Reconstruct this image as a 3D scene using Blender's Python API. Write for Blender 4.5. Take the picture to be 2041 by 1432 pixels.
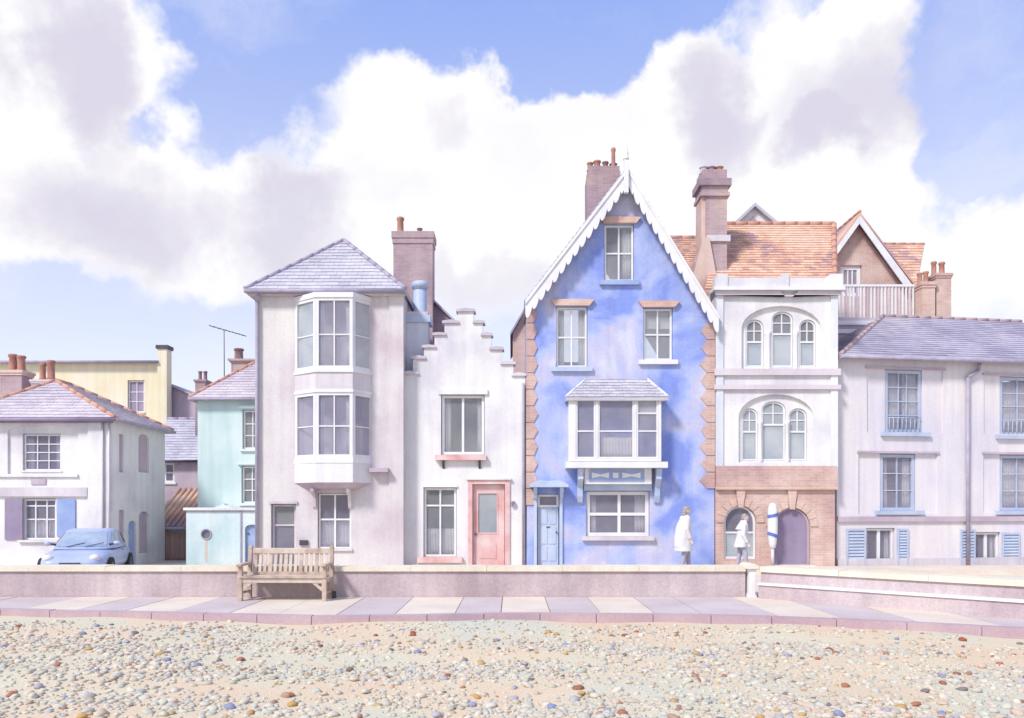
import bpy, bmesh, math, random
import numpy as np
from mathutils import Vector, Matrix
from mathutils.geometry import tessellate_polygon
rnd = random.Random(7)
S = bpy.context.scene
COL = S.collection
for o in list(bpy.data.objects):
    bpy.data.objects.remove(o)

# ------------------------------------------------------------------ camera, sky, sun, exposure
EYE = 1.77
LENS = 28.0
FPX = LENS / 36.0 * 2041.0            # focal length in photo pixels
CX, HY = 1020.5, 1011.0               # principal column, horizon row
cam = bpy.data.cameras.new('camera')
cam.lens = LENS; cam.sensor_width = 36.0; cam.clip_end = 6000.0
cam.shift_y = (HY - 716.0) / 2041.0
camo = bpy.data.objects.new('camera', cam); COL.objects.link(camo)
camo.location = (0, 0, EYE); camo.rotation_euler = (math.radians(90), 0, 0)
S.camera = camo
S.render.resolution_x = 1024; S.render.resolution_y = 718
S.view_settings.view_transform = 'Standard'; S.view_settings.look = 'None'
S.view_settings.gamma = 1.0; S.view_settings.use_curve_mapping = False
S.view_settings.exposure = 1.0

SUN_EL, SUN_AZ = 44.0, -42.0          # azimuth seen from the houses: degrees to the left of the viewer's side
sd = Vector((math.sin(math.radians(SUN_AZ)) * math.cos(math.radians(SUN_EL)),
             -math.cos(math.radians(SUN_AZ)) * math.cos(math.radians(SUN_EL)),
             math.sin(math.radians(SUN_EL))))
sun = bpy.data.lights.new('sun', 'SUN'); sun.energy = 1.9; sun.angle = math.radians(10.0)
sun.color = (1.0, 0.955, 0.9)
suno = bpy.data.objects.new('sun', sun); COL.objects.link(suno)
suno.location = (-20, -15, 30)
suno.rotation_euler = (-sd).to_track_quat('-Z', 'Y').to_euler()

def pdir(px, py):
    return Vector(((px - CX) / FPX, 1.0, (HY - py) / FPX)).normalized()

def make_world():
    w = bpy.data.worlds.new('World'); S.world = w; w.use_nodes = True
    nt = w.node_tree; N = nt.nodes; L = nt.links
    for n in list(N): N.remove(n)
    out = N.new('ShaderNodeOutputWorld'); bg = N.new('ShaderNodeBackground')
    bg.inputs['Strength'].default_value = 0.1
    L.new(bg.outputs[0], out.inputs[0])
    sky = N.new('ShaderNodeTexSky'); sky.sky_type = 'NISHITA'; sky.sun_disc = False
    sky.sun_elevation = math.radians(SUN_EL)
    sky.sun_rotation = math.atan2(sd.x, sd.y)
    sky.altitude = 0; sky.air_density = 1.0; sky.dust_density = 0.6; sky.ozone_density = 1.6
    tc = N.new('ShaderNodeTexCoord')
    def vm(op, a, b=None, scale=None):
        n = N.new('ShaderNodeVectorMath'); n.operation = op
        for i, v in enumerate((a, b)):
            if v is None: continue
            if isinstance(v, (tuple, Vector)): n.inputs[i].default_value = v
            else: L.new(v, n.inputs[i])
        if scale is not None: n.inputs['Scale'].default_value = scale
        return n
    def mt(op, a, b=None, c=None, clamp=False):
        n = N.new('ShaderNodeMath'); n.operation = op; n.use_clamp = clamp
        for i, v in enumerate((a, b, c)):
            if v is None: continue
            if isinstance(v, (int, float)): n.inputs[i].default_value = v
            else: L.new(v, n.inputs[i])
        return n.outputs[0]
    def noise(vec, sc, det=5, rough=.55):
        n = N.new('ShaderNodeTexNoise'); n.inputs['Scale'].default_value = sc
        n.inputs['Detail'].default_value = det; n.inputs['Roughness'].default_value = rough
        L.new(vec, n.inputs['Vector']); return n
    d = tc.outputs['Generated']
    n1 = noise(d, 3.6, 6, .6)
    w1 = vm('SCALE', vm('SUBTRACT', n1.outputs['Color'], (.5, .5, .5)).outputs[0], None, .26)
    n2 = noise(d, 13, 5, .6)
    w2 = vm('SCALE', vm('SUBTRACT', n2.outputs['Color'], (.5, .5, .5)).outputs[0], None, .07)
    dw = vm('ADD', vm('ADD', d, w1.outputs[0]).outputs[0], w2.outputs[0]).outputs[0]
    def blobs(lst):
        tot = None
        for (px, py, rx, ry, a) in lst:
            c = pdir(px, py)
            df = vm('SUBTRACT', dw, c).outputs[0]
            k = c.y                                        # pixels to chord length
            sc = vm('MULTIPLY', df, (FPX / rx / k, 1.0, FPX / ry / k)).outputs[0]
            ln = vm('LENGTH', sc).outputs['Value']
            v = mt('MULTIPLY', mt('SUBTRACT', 1.0, mt('MULTIPLY', ln, ln), clamp=True), a)
            tot = v if tot is None else mt('ADD', tot, v)
        return tot
    cl = blobs([(110, 120, 230, 260, .9), (250, 420, 300, 200, .9), (60, 330, 240, 260, .7),
                (800, 330, 300, 190, .9), (620, 440, 220, 130, .6), (1020, 300, 260, 170, .6), (1230, 290, 300, 200, .8),
                (1500, 230, 330, 230, .9), (1700, 160, 300, 190, .8), (1800, 500, 320, 170, .8),
                (950, 520, 420, 150, .7), (2000, 560, 260, 140, .6), (1500, 420, 320, 160, .6),
                (780, 70, 560, 160, -1.1), (520, 270, 230, 150, -.9), (1960, 60, 220, 170, -1.3),
                (1990, 330, 160, 190, -.9), (230, 215, 60, 60, -1.0), (250, 640, 420, 80, -.22), (1250, 60, 260, 110, -.7)])
    nb = noise(d, 1.7, 3, .5)
    cov = mt('ADD', mt('MULTIPLY', mt('SUBTRACT', nb.outputs['Fac'], .42), 1.3), cl)
    mr = N.new('ShaderNodeMapRange'); mr.interpolation_type = 'SMOOTHSTEP'
    L.new(cov, mr.inputs['Value']); mr.inputs['From Min'].default_value = .02; mr.inputs['From Max'].default_value = .72
    mps = N.new('ShaderNodeMapping'); mps.inputs['Scale'].default_value = (1.0, 1.0, 3.2); L.new(dw, mps.inputs['Vector'])
    nv_ = noise(mps.outputs[0], 2.6, 5, .6); mv = N.new('ShaderNodeMapRange'); mv.interpolation_type = 'SMOOTHSTEP'
    L.new(nv_.outputs['Fac'], mv.inputs['Value']); mv.inputs['From Min'].default_value = .42; mv.inputs['From Max'].default_value = .72; mv.inputs['To Max'].default_value = .28
    mask = mt('MAXIMUM', mr.outputs[0], mv.outputs[0])
    # clouds: white tops, lilac-grey bellies
    sh = blobs([(90, 90, 130, 150, .9), (210, 440, 190, 170, 1.0), (540, 480, 170, 90, .8), (920, 310, 110, 60, .5),
                (1400, 210, 90, 110, .8), (1720, 190, 260, 130, .8), (1600, 260, 110, 60, .5), (980, 600, 220, 60, .5), (700, 430, 260, 60, .4)])
    ns = noise(dw, 5.0, 4, .55)
    shv = mt('ADD', mt('MULTIPLY', mt('SUBTRACT', ns.outputs['Fac'], .5), 1.1), sh)
    mr2 = N.new('ShaderNodeMapRange'); mr2.interpolation_type = 'SMOOTHSTEP'
    L.new(shv, mr2.inputs['Value']); mr2.inputs['From Min'].default_value = .0; mr2.inputs['From Max'].default_value = 1.0
    cc = N.new('ShaderNodeMix'); cc.data_type = 'RGBA'
    L.new(mr2.outputs[0], cc.inputs['Factor'])
    cc.inputs['A'].default_value = (5.15, 5.1, 5.15, 1); cc.inputs['B'].default_value = (3.65, 3.5, 4.15, 1)
    # the blue of the gaps, lifted with thin high cloud
    vl = N.new('ShaderNodeMix'); vl.data_type = 'RGBA'; vl.inputs['Factor'].default_value = .66
    sx = N.new('ShaderNodeSeparateXYZ'); L.new(d, sx.inputs[0])
    el = N.new('ShaderNodeValToRGB'); ee = el.color_ramp.elements; ee.new(.5)
    for i, (p_, c_) in enumerate(((.08, (5.3, 5.0, 5.4, 1)), (.30, (3.9, 4.0, 5.4, 1)), (.54, (1.9, 2.6, 5.5, 1)))): ee[i].position = p_; ee[i].color = tuple(v / 10 for v in c_[:3]) + (1,)
    L.new(sx.outputs[2], el.inputs[0]); eb = vm('SCALE', el.outputs[0], None, 10.0)
    L.new(sky.outputs[0], vl.inputs['A']); L.new(eb.outputs[0], vl.inputs['B'])
    mx = N.new('ShaderNodeMix'); mx.data_type = 'RGBA'
    L.new(mask, mx.inputs['Factor']); L.new(vl.outputs['Result'], mx.inputs['A']); L.new(cc.outputs['Result'], mx.inputs['B'])
    L.new(mx.outputs['Result'], bg.inputs['Color'])
make_world()

# ------------------------------------------------------------------ materials
def lin(c):
    return tuple(((v / 255.0) / 12.92 if v <= 10 else (((v / 255.0) + .055) / 1.055) ** 2.4) for v in c)
def alb(c, k=.84):
    r = lin(c); return (r[0] * k, r[1] * k, r[2] * k, 1)

def mat(name, cols, scale=.9, rough=.8, bump=.12, bscale=35, streak=.10, grain=.10, island=0., coords='pos', spec=.3, lo=.34, hi=.66, k=.84, metal=0., brick=None, dist=.0):
    m = bpy.data.materials.new(name); m.use_nodes = True
    nt = m.node_tree; N = nt.nodes; L = nt.links
    b = N['Principled BSDF']
    b.inputs['Roughness'].default_value = rough; b.inputs['Specular IOR Level'].default_value = spec; b.inputs['Metallic'].default_value = metal
    if coords == 'pos':
        g = N.new('ShaderNodeNewGeometry'); vec = g.outputs['Position']
    else:
        g = N.new('ShaderNodeTexCoord'); vec = g.outputs['Object']
    n = N.new('ShaderNodeTexNoise'); n.inputs['Scale'].default_value = scale; n.inputs['Detail'].default_value = 6
    n.inputs['Roughness'].default_value = .55; n.inputs['Distortion'].default_value = dist
    L.new(vec, n.inputs['Vector'])
    fac = n.outputs['Fac']
    if island:
        gi = N.new('ShaderNodeNewGeometry')
        ma = N.new('ShaderNodeMath'); ma.operation = 'MULTIPLY_ADD'
        L.new(gi.outputs['Random Per Island'], ma.inputs[0]); ma.inputs[1].default_value = island; ma.inputs[2].default_value = -island / 2
        ad = N.new('ShaderNodeMath'); ad.operation = 'ADD'
        L.new(fac, ad.inputs[0]); L.new(ma.outputs[0], ad.inputs[1]); fac = ad.outputs[0]
    r = N.new('ShaderNodeValToRGB'); e = r.color_ramp.elements
    while len(e) < len(cols): e.new(.5)
    for i, c in enumerate(cols):
        e[i].position = lo + (hi - lo) * i / max(1, len(cols) - 1); e[i].color = alb(c, k)
    L.new(fac, r.inputs[0]); col = r.outputs[0]
    def mul(colr, val, lo_, nm='MULTIPLY'):
        mr = N.new('ShaderNodeMapRange'); L.new(val, mr.inputs['Value'])
        mr.inputs['From Min'].default_value = .3; mr.inputs['From Max'].default_value = .62
        mr.inputs['To Min'].default_value = lo_; mr.inputs['To Max'].default_value = 1.0
        mx = N.new('ShaderNodeMix'); mx.data_type = 'RGBA'; mx.blend_type = nm; mx.inputs['Factor'].default_value = 1
        L.new(colr, mx.inputs['A']); L.new(mr.outputs[0], mx.inputs['B']); return mx.outputs['Result']
    if streak:
        mp = N.new('ShaderNodeMapping'); mp.inputs['Scale'].default_value = (5, 5, .35); L.new(vec, mp.inputs['Vector'])
        n3 = N.new('ShaderNodeTexNoise'); n3.inputs['Scale'].default_value = 1.0; n3.inputs['Detail'].default_value = 4; L.new(mp.outputs[0], n3.inputs['Vector'])
        col = mul(col, n3.outputs['Fac'], 1 - streak)
    n2 = N.new('ShaderNodeTexNoise'); n2.inputs['Scale'].default_value = bscale; n2.inputs['Detail'].default_value = 4; L.new(vec, n2.inputs['Vector'])
    if grain: col = mul(col, n2.outputs['Fac'], 1 - grain)
    hgt = n2.outputs['Fac']
    if brick:
        sp = N.new('ShaderNodeSeparateXYZ'); L.new(vec, sp.inputs[0])
        a = N.new('ShaderNodeMath'); a.operation = 'ADD'; L.new(sp.outputs[0], a.inputs[0]); L.new(sp.outputs[1], a.inputs[1])
        cb = N.new('ShaderNodeCombineXYZ'); L.new(a.outputs[0], cb.inputs[0]); L.new(sp.outputs[2], cb.inputs[1])
        bt = N.new('ShaderNodeTexBrick'); L.new(cb.outputs[0], bt.inputs['Vector'])
        bt.inputs['Scale'].default_value = 1.0; bt.inputs['Brick Width'].default_value = .225; bt.inputs['Row Height'].default_value = .075
        bt.inputs['Mortar Size'].default_value = .006; bt.inputs['Mortar Smooth'].default_value = .3; bt.inputs['Bias'].default_value = 0
        bt.inputs['Color1'].default_value = (1, 1, 1, 1); bt.inputs['Color2'].default_value = (.84, .81, .81, 1); bt.inputs['Mortar'].default_value = (1.12, 1.14, 1.16, 1)
        mx = N.new('ShaderNodeMix'); mx.data_type = 'RGBA'; mx.blend_type = 'MULTIPLY'; mx.inputs['Factor'].default_value = brick
        L.new(col, mx.inputs['A']); L.new(bt.outputs['Color'], mx.inputs['B']); col = mx.outputs['Result']
        iv = N.new('ShaderNodeMath'); iv.operation = 'MULTIPLY_ADD'; L.new(bt.outputs['Fac'], iv.inputs[0]); iv.inputs[1].default_value = -1.2
        L.new(hgt, iv.inputs[2]); hgt = iv.outputs[0]
    L.new(col, b.inputs['Base Color'])
    if bump:
        bp = N.new('ShaderNodeBump'); bp.inputs['Strength'].default_value = bump; bp.inputs['Distance'].default_value = .02
        L.new(hgt, bp.inputs['Height']); L.new(bp.outputs[0], b.inputs['Normal'])
    return m

M = {}
M['white'] = mat('white_render', [(226, 222, 228), (243, 241, 240), (250, 249, 246)], .7, .85, .2, 28)
M['white_blue'] = mat('pale_blue_white_render', [(218, 225, 239), (234, 237, 243), (246, 246, 246)], .6)
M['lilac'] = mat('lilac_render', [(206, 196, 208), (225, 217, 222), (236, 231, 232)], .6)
M['pale'] = mat('pale_pink_grey_render', [(216, 202, 208), (231, 224, 225), (240, 235, 229)], .5, .85, .2, 28)
M['terrace'] = mat('pale_mauve_render', [(228, 223, 233), (238, 232, 236), (246, 239, 236)], .45, .85, .2, 28)
M['cream_wall'] = mat('cream_yellow_render', [(245, 232, 194), (248, 239, 210), (251, 244, 224)], .5)
M['mint'] = mat('mint_render', [(204, 230, 228), (218, 239, 236), (232, 244, 242)], .7)
M['mintw'] = mat('pale_mint_render', [(206, 230, 232), (224, 240, 240), (238, 245, 244)], .8)
M['blue'] = mat('weathered_blue_render', [(144, 164, 236), (168, 185, 241), (192, 203, 243), (208, 206, 233), (220, 224, 243)], .5, .85, .25, 26, lo=.39, hi=.63, dist=.5)
M['paint'] = mat('white_paint', [(236, 235, 238), (248, 247, 246)], 2, .5, .05, 60, streak=.06, grain=.04)
M['paintb'] = mat('blue_paint', [(150, 172, 222), (176, 194, 230)], 2, .5, .05, 60, streak=.06)
M['paleb'] = mat('pale_blue_paint', [(186, 203, 232), (207, 218, 236)], 2, .5, .05, 60, streak=.06)
M['frameb'] = mat('grey_blue_paint', [(184, 197, 222), (203, 212, 230)], 2, .5, .05, 60, streak=.06)
M['coral'] = mat('faded_coral_paint', [(230, 174, 170), (238, 200, 196), (243, 218, 214)], 1.6, .55, .06, 60, dist=.4)
M['dark'] = mat('dark_lead_paint', [(74, 70, 82), (96, 90, 104)], 3, .55, .05, 60)
M['mauvepipe'] = mat('mauve_iron_paint', [(172, 163, 182), (192, 184, 200)], 3, .5, .05, 60)
M['slate'] = mat('lilac_grey_slate', [(192, 188, 200), (208, 205, 214), (220, 217, 224)], .5, .7, .15, 30, island=.22, streak=.05)
M['slated'] = mat('dark_mauve_slate', [(180, 173, 190), (196, 190, 205), (210, 203, 213)], .5, .75, .15, 30, island=.2, streak=.05)
M['slatep'] = mat('pinkish_slate', [(202, 190, 200), (218, 208, 214), (228, 219, 223)], .5, .75, .15, 30, island=.2, streak=.05)
M['clay'] = mat('weathered_orange_clay_tile', [(186, 160, 168), (220, 174, 156), (238, 194, 166), (242, 208, 184)], .42, .8, .2, 30, island=.2, streak=.08, lo=.36, hi=.62)
M['ridge'] = mat('terracotta_ridge', [(208, 152, 134), (226, 178, 156)], 1.5, .8)
M['brick'] = mat('mauve_brown_brick', [(182, 158, 164), (200, 176, 178), (214, 190, 180)], .8, .9, .3, 30, brick=.8)
M['brickd'] = mat('dark_mauve_brick', [(160, 140, 152), (178, 156, 164), (196, 170, 166)], .8, .9, .3, 30, brick=.8)
M['brickr'] = mat('soft_red_brick', [(204, 172, 168), (222, 190, 178), (234, 208, 195)], .9, .9, .3, 30, brick=.8)
M['bricko'] = mat('orange_brick', [(218, 182, 166), (229, 196, 180), (236, 209, 195)], .9, .9, .3, 30, brick=.7)
M['peach'] = mat('peach_render', [(214, 178, 164), (232, 202, 188), (238, 214, 204)], .9)
M['terracotta'] = mat('terracotta_pot', [(176, 124, 112), (204, 154, 134)], 3, .85)
M['potm'] = mat('mauve_pot', [(140, 112, 124), (172, 138, 138)], 3, .85)
M['pane'] = mat('lilac_grey_glass', [(170, 166, 186), (186, 182, 202), (202, 199, 213)], .9, .06, .0, 20, streak=0, grain=0, spec=.6)
M['paneg'] = mat('grey_green_glass', [(173, 177, 185), (188, 191, 196), (202, 206, 209)], .9, .06, .0, 20, streak=0, grain=0, spec=.6)
M['panel'] = mat('pale_glass', [(198, 209, 219), (215, 224, 229), (225, 231, 234)], 1.1, .07, .0, 20, streak=0, grain=0, spec=.6)
M['paned'] = mat('deep_violet_glass', [(162, 157, 186), (177, 173, 201), (190, 182, 201)], .9, .06, .0, 20, streak=0, grain=0, spec=.6)
for k_ in ('pane', 'paneg', 'panel', 'paned'):
    pb = M[k_].node_tree.nodes['Principled BSDF']; pb.inputs['Alpha'].default_value = .30 if k_ != 'panel' else .42; pb.inputs['Specular IOR Level'].default_value = 1.0; pb.inputs['Roughness'].default_value = .03
M['curtain'] = mat('pale_curtain', [(232, 234, 236), (246, 246, 242)], 2, .9)
M['violet'] = mat('dull_violet_paint', [(154, 140, 168), (174, 160, 182)], 1.2, .6)
M['brownwood'] = mat('brown_boarded_wood', [(190, 154, 146), (210, 178, 168)], 1.2, .8, streak=.2)
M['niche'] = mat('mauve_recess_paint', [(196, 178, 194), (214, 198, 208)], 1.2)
M['wall'] = mat('mauve_sea_wall_concrete', [(194, 174, 176), (211, 193, 195), (222, 207, 206)], .55, .9, .35, 22, streak=.14, grain=.14)
M['coping'] = mat('cream_coping_stone', [(241, 228, 202), (248, 239, 219)], .9, .85, .2, 25)
M['slabc'] = mat('cream_paving_stone', [(230, 212, 192), (242, 228, 208)], .9, .85, .25, 25, streak=0)
M['slabm'] = mat('mauve_paving_stone', [(208, 192, 188), (221, 207, 202)], .9, .85, .25, 25, streak=0)
M['kerb'] = mat('plum_kerb_stone', [(188, 160, 170), (208, 184, 186)], .9, .9, .3, 25, streak=0)
M['street'] = mat('cream_street', [(226, 212, 196), (238, 226, 208)], .4, .9, .2, 20, streak=0)
M['ground'] = mat('plain_ground', [(196, 184, 170), (210, 200, 186)], .1, .95)
M['wood'] = mat('weathered_teak', [(190, 164, 148), (210, 186, 168), (224, 206, 188)], 5, .8, .3, 50, coords='obj', streak=.22, island=.3)
M['woodp'] = mat('bleached_teak', [(220, 202, 182), (234, 218, 200)], 5, .8, .3, 50, coords='obj', streak=.22, island=.3)
M['steel'] = mat('dull_steel', [(70, 70, 80), (96, 96, 104)], 5, .45, .05, metal=.6)
M['carblue'] = mat('pale_blue_car_paint', [(168, 183, 222), (190, 201, 230)], 1.5, .28, 0, coords='obj', streak=0, grain=0, spec=.5)
M['carglass'] = mat('car_glass', [(150, 168, 190), (190, 202, 212)], 2, .05, 0, coords='obj', streak=0, grain=0, spec=.6)
M['rubber'] = mat('tyre_rubber', [(52, 50, 56), (64, 62, 68)], 5, .85, .1, coords='obj', streak=0)
M['skin'] = mat('skin', [(232, 200, 184), (240, 212, 196)], 4, .6, .02, coords='obj', streak=0, grain=.03)
M['hairp'] = mat('white_hair', [(168, 158, 154), (192, 182, 176)], 20, .7, .3, coords='obj', streak=.2)
M['cloth'] = mat('white_cloth', [(226, 224, 230), (244, 242, 240)], 4, .9, .3, 60, coords='obj', streak=.10)
M['clothb'] = mat('cream_cloth', [(176, 174, 190), (196, 194, 206)], 4, .9, .3, 60, coords='obj', streak=.10)
M['shoe'] = mat('grey_shoe', [(108, 98, 100), (128, 118, 118)], 4, .6, .1, coords='obj', streak=0)
M['lampblue'] = mat('blue_band_paint', [(92, 116, 204), (120, 140, 214)], 3, .4, .02)
M['rust'] = mat('rust_stain', [(220, 196, 180), (226, 214, 200)], 2)
M['sand'] = mat('peach_sand', [(218, 218, 196), (230, 219, 188), (236, 214, 180), (238, 208, 174)], .45, .95, .5, 45, streak=0, grain=.16)

# ------------------------------------------------------------------ mesh helpers
ORG = {}
class MB:
    def __init__(s): s.v = []; s.f = []; s.sm = []
    def add(s, vs, fs, smooth=False):
        b = len(s.v); s.v += [tuple(v) for v in vs]; s.f += [tuple(b + i for i in f) for f in fs]; s.sm += [smooth] * len(fs)
        return s
    def box(s, fr, x0, x1, y0, y1, z0, z1):
        p = [fr(x, y, z) for z in (z0, z1) for y in (y0, y1) for x in (x0, x1)]
        return s.add(p, [(0, 1, 3, 2), (4, 6, 7, 5), (0, 4, 5, 1), (2, 3, 7, 6), (0, 2, 6, 4), (1, 5, 7, 3)])
    def prism(s, fr, outer, holes, y0, y1, plane='xz'):
        loops = [outer] + list(holes)
        fl = [p for l in loops for p in l]
        tri = tessellate_polygon([[Vector((p[0], p[1], 0)) for p in l] for l in loops])
        n = len(fl)
        if plane == 'xz':
            vs = [fr(p[0], y0, p[1]) for p in fl] + [fr(p[0], y1, p[1]) for p in fl]
        else:
            vs = [fr(p[0], p[1], y0) for p in fl] + [fr(p[0], p[1], y1) for p in fl]
        fs = [tuple(t) for t in tri] + [tuple(i + n for i in reversed(t)) for t in tri]
        b = 0
        for l in loops:
            k = len(l)
            for i in range(k):
                j = (i + 1) % k; fs.append((b + i, b + j, b + j + n, b + i + n))
            b += k
        return s.add(vs, fs)
    def tube(s, p, q, r, r2=None, seg=10, caps=True):
        p = Vector(p); q = Vector(q); r2 = r if r2 is None else r2
        d = (q - p).normalized(); a = d.orthogonal().normalized(); c = d.cross(a)
        vs = []
        for pt, rr in ((p, r), (q, r2)):
            for i in range(seg):
                t = 2 * math.pi * i / seg; vs.append(pt + a * math.cos(t) * rr + c * math.sin(t) * rr)
        fs = [(i, (i + 1) % seg, seg + (i + 1) % seg, seg + i) for i in range(seg)]
        s.add(vs, fs, True)
        if caps: s.f += [tuple(len(s.v) - 2 * seg + i for i in reversed(range(seg))), tuple(len(s.v) - seg + i for i in range(seg))]; s.sm += [False, False]
        return s
    def lathe(s, c, prof, seg=14):
        c = Vector(c); vs = []; fs = []
        for (r, z) in prof:
            for i in range(seg):
                t = 2 * math.pi * i / seg; vs.append(c + Vector((r * math.cos(t), r * math.sin(t), z)))
        for k in range(len(prof) - 1):
            for i in range(seg):
                j = (i + 1) % seg; fs.append((k * seg + i, k * seg + j, (k + 1) * seg + j, (k + 1) * seg + i))
        s.add(vs, fs, True)
        b = len(s.v) - len(vs)
        s.f += [tuple(b + i for i in reversed(range(seg))), tuple(b + (len(prof) - 1) * seg + i for i in range(seg))]; s.sm += [False, False]
        return s
    def ell(s, c, r, rot=None, nu=14, nv=9):
        c = Vector(c); vs = []; fs = []
        for k in range(nv + 1):
            ph = math.pi * k / nv
            for i in range(nu):
                t = 2 * math.pi * i / nu
                p = Vector((r[0] * math.sin(ph) * math.cos(t), r[1] * math.sin(ph) * math.sin(t), r[2] * math.cos(ph)))
                if rot is not None: p = rot @ p
                vs.append(c + p)
        for k in range(nv):
            for i in range(nu):
                j = (i + 1) % nu; fs.append((k * nu + i, k * nu + j, (k + 1) * nu + j, (k + 1) * nu + i))
        return s.add(vs, fs, True)
    def cap(s, p, q, r, r2):                                  # capsule, for bodies
        s.tube(p, q, r, r2, 12); s.ell(p, (r, r, r), None, 12, 8); s.ell(q, (r2, r2, r2), None, 12, 8); return s
    def build(s, name, m, parent=None, fix=True, org=None):
        o0 = Vector(org) if org is not None else (ORG.get(parent.name, Vector()) if parent else Vector())
        me = bpy.data.meshes.new(name)
        me.from_pydata([tuple(Vector(v) - o0) for v in s.v], [], s.f)
        if fix:
            bm = bmesh.new(); bm.from_mesh(me); bmesh.ops.recalc_face_normals(bm, faces=bm.faces); bm.to_mesh(me); bm.free()
        me.polygons.foreach_set('use_smooth', s.sm)
        me.materials.append(M[m] if isinstance(m, str) else m)
        o = bpy.data.objects.new(name, me); COL.objects.link(o)
        if parent: o.parent = parent
        elif org is not None: o.location = o0
        ORG[o.name] = o0
        return o
def tag(o, label=None, cat=None, group=None, kind=None):
    if label: o['label'] = label
    if cat: o['category'] = cat
    if group: o['group'] = group
    if kind: o['kind'] = kind
    return o
def root(name, loc, label, cat, group=None):
    o = bpy.data.objects.new(name, None); COL.objects.link(o); o.location = loc; o.empty_display_size = .3
    ORG[o.name] = Vector(loc); return tag(o, label, cat, group)

class Fr:                                                     # a vertical plane: origin, direction along it, direction into it
    def __init__(s, D=None, o=None, u=None, n=None):
        if o is None: o = (0, D, 0); u = (1, 0, 0); n = (0, 1, 0)
        s.o = Vector(o); s.u = Vector(u).normalized(); s.n = Vector(n).normalized()
    def __call__(s, x, y, z): return s.o + s.u * x + s.n * y + Vector((0, 0, z))
    def P(s, px, py, y=0.):                                   # where the ray through a photo pixel meets the plane (moved in by y)
        d = Vector(((px - CX) / FPX, 1.0, (HY - py) / FPX)); C = Vector((0, 0, EYE))
        t = ((s.o + s.n * y - C).dot(s.n)) / d.dot(s.n)
        p = C + d * t - s.o
        return p.dot(s.u), p.z
    def x(s, px, y=0.): return s.P(px, HY, y)[0]
    def z(s, py, px=CX, y=0.): return s.P(px, py, y)[1]
    def R(s, px0, py0, px1, py1, y=0.):
        m = (px0 + px1) / 2
        return s.x(px0, y), s.x(px1, y), s.P(m, py1, y)[1], s.P(m, py0, y)[1]
def rect(x0, x1, z0, z1): return [(x0, z0), (x1, z0), (x1, z1), (x0, z1)]
def grow(r, g): return (r[0] - g, r[1] + g, r[2] - g, r[3] + g)
def arch(x0, x1, z0, zs, zt, n=10):
    c = (x0 + x1) / 2; a = (x1 - x0) / 2; h = zt - zs
    return [(x0, z0), (x1, z0)] + [(c + a * math.cos(math.pi * i / n), zs + h * math.sin(math.pi * i / n)) for i in range(n + 1)]
def clip(poly, axis, val, keep_greater):
    out = []
    for i in range(len(poly)):
        a = poly[i]; b = poly[(i + 1) % len(poly)]
        ia = (a[axis] >= val) == keep_greater; ib = (b[axis] >= val) == keep_greater
        if ia: out.append(a)
        if ia != ib:
            t = (val - a[axis]) / (b[axis] - a[axis]); out.append((a[0] + (b[0] - a[0]) * t, a[1] + (b[1] - a[1]) * t))
    return out
def cliprect(poly, x0, x1, z0, z1):
    for ax, v, g in ((0, x0, True), (0, x1, False), (1, z0, True), (1, z1, False)):
        if len(poly) < 3: return []
        poly = clip(poly, ax, v, g)
    return poly

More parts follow.
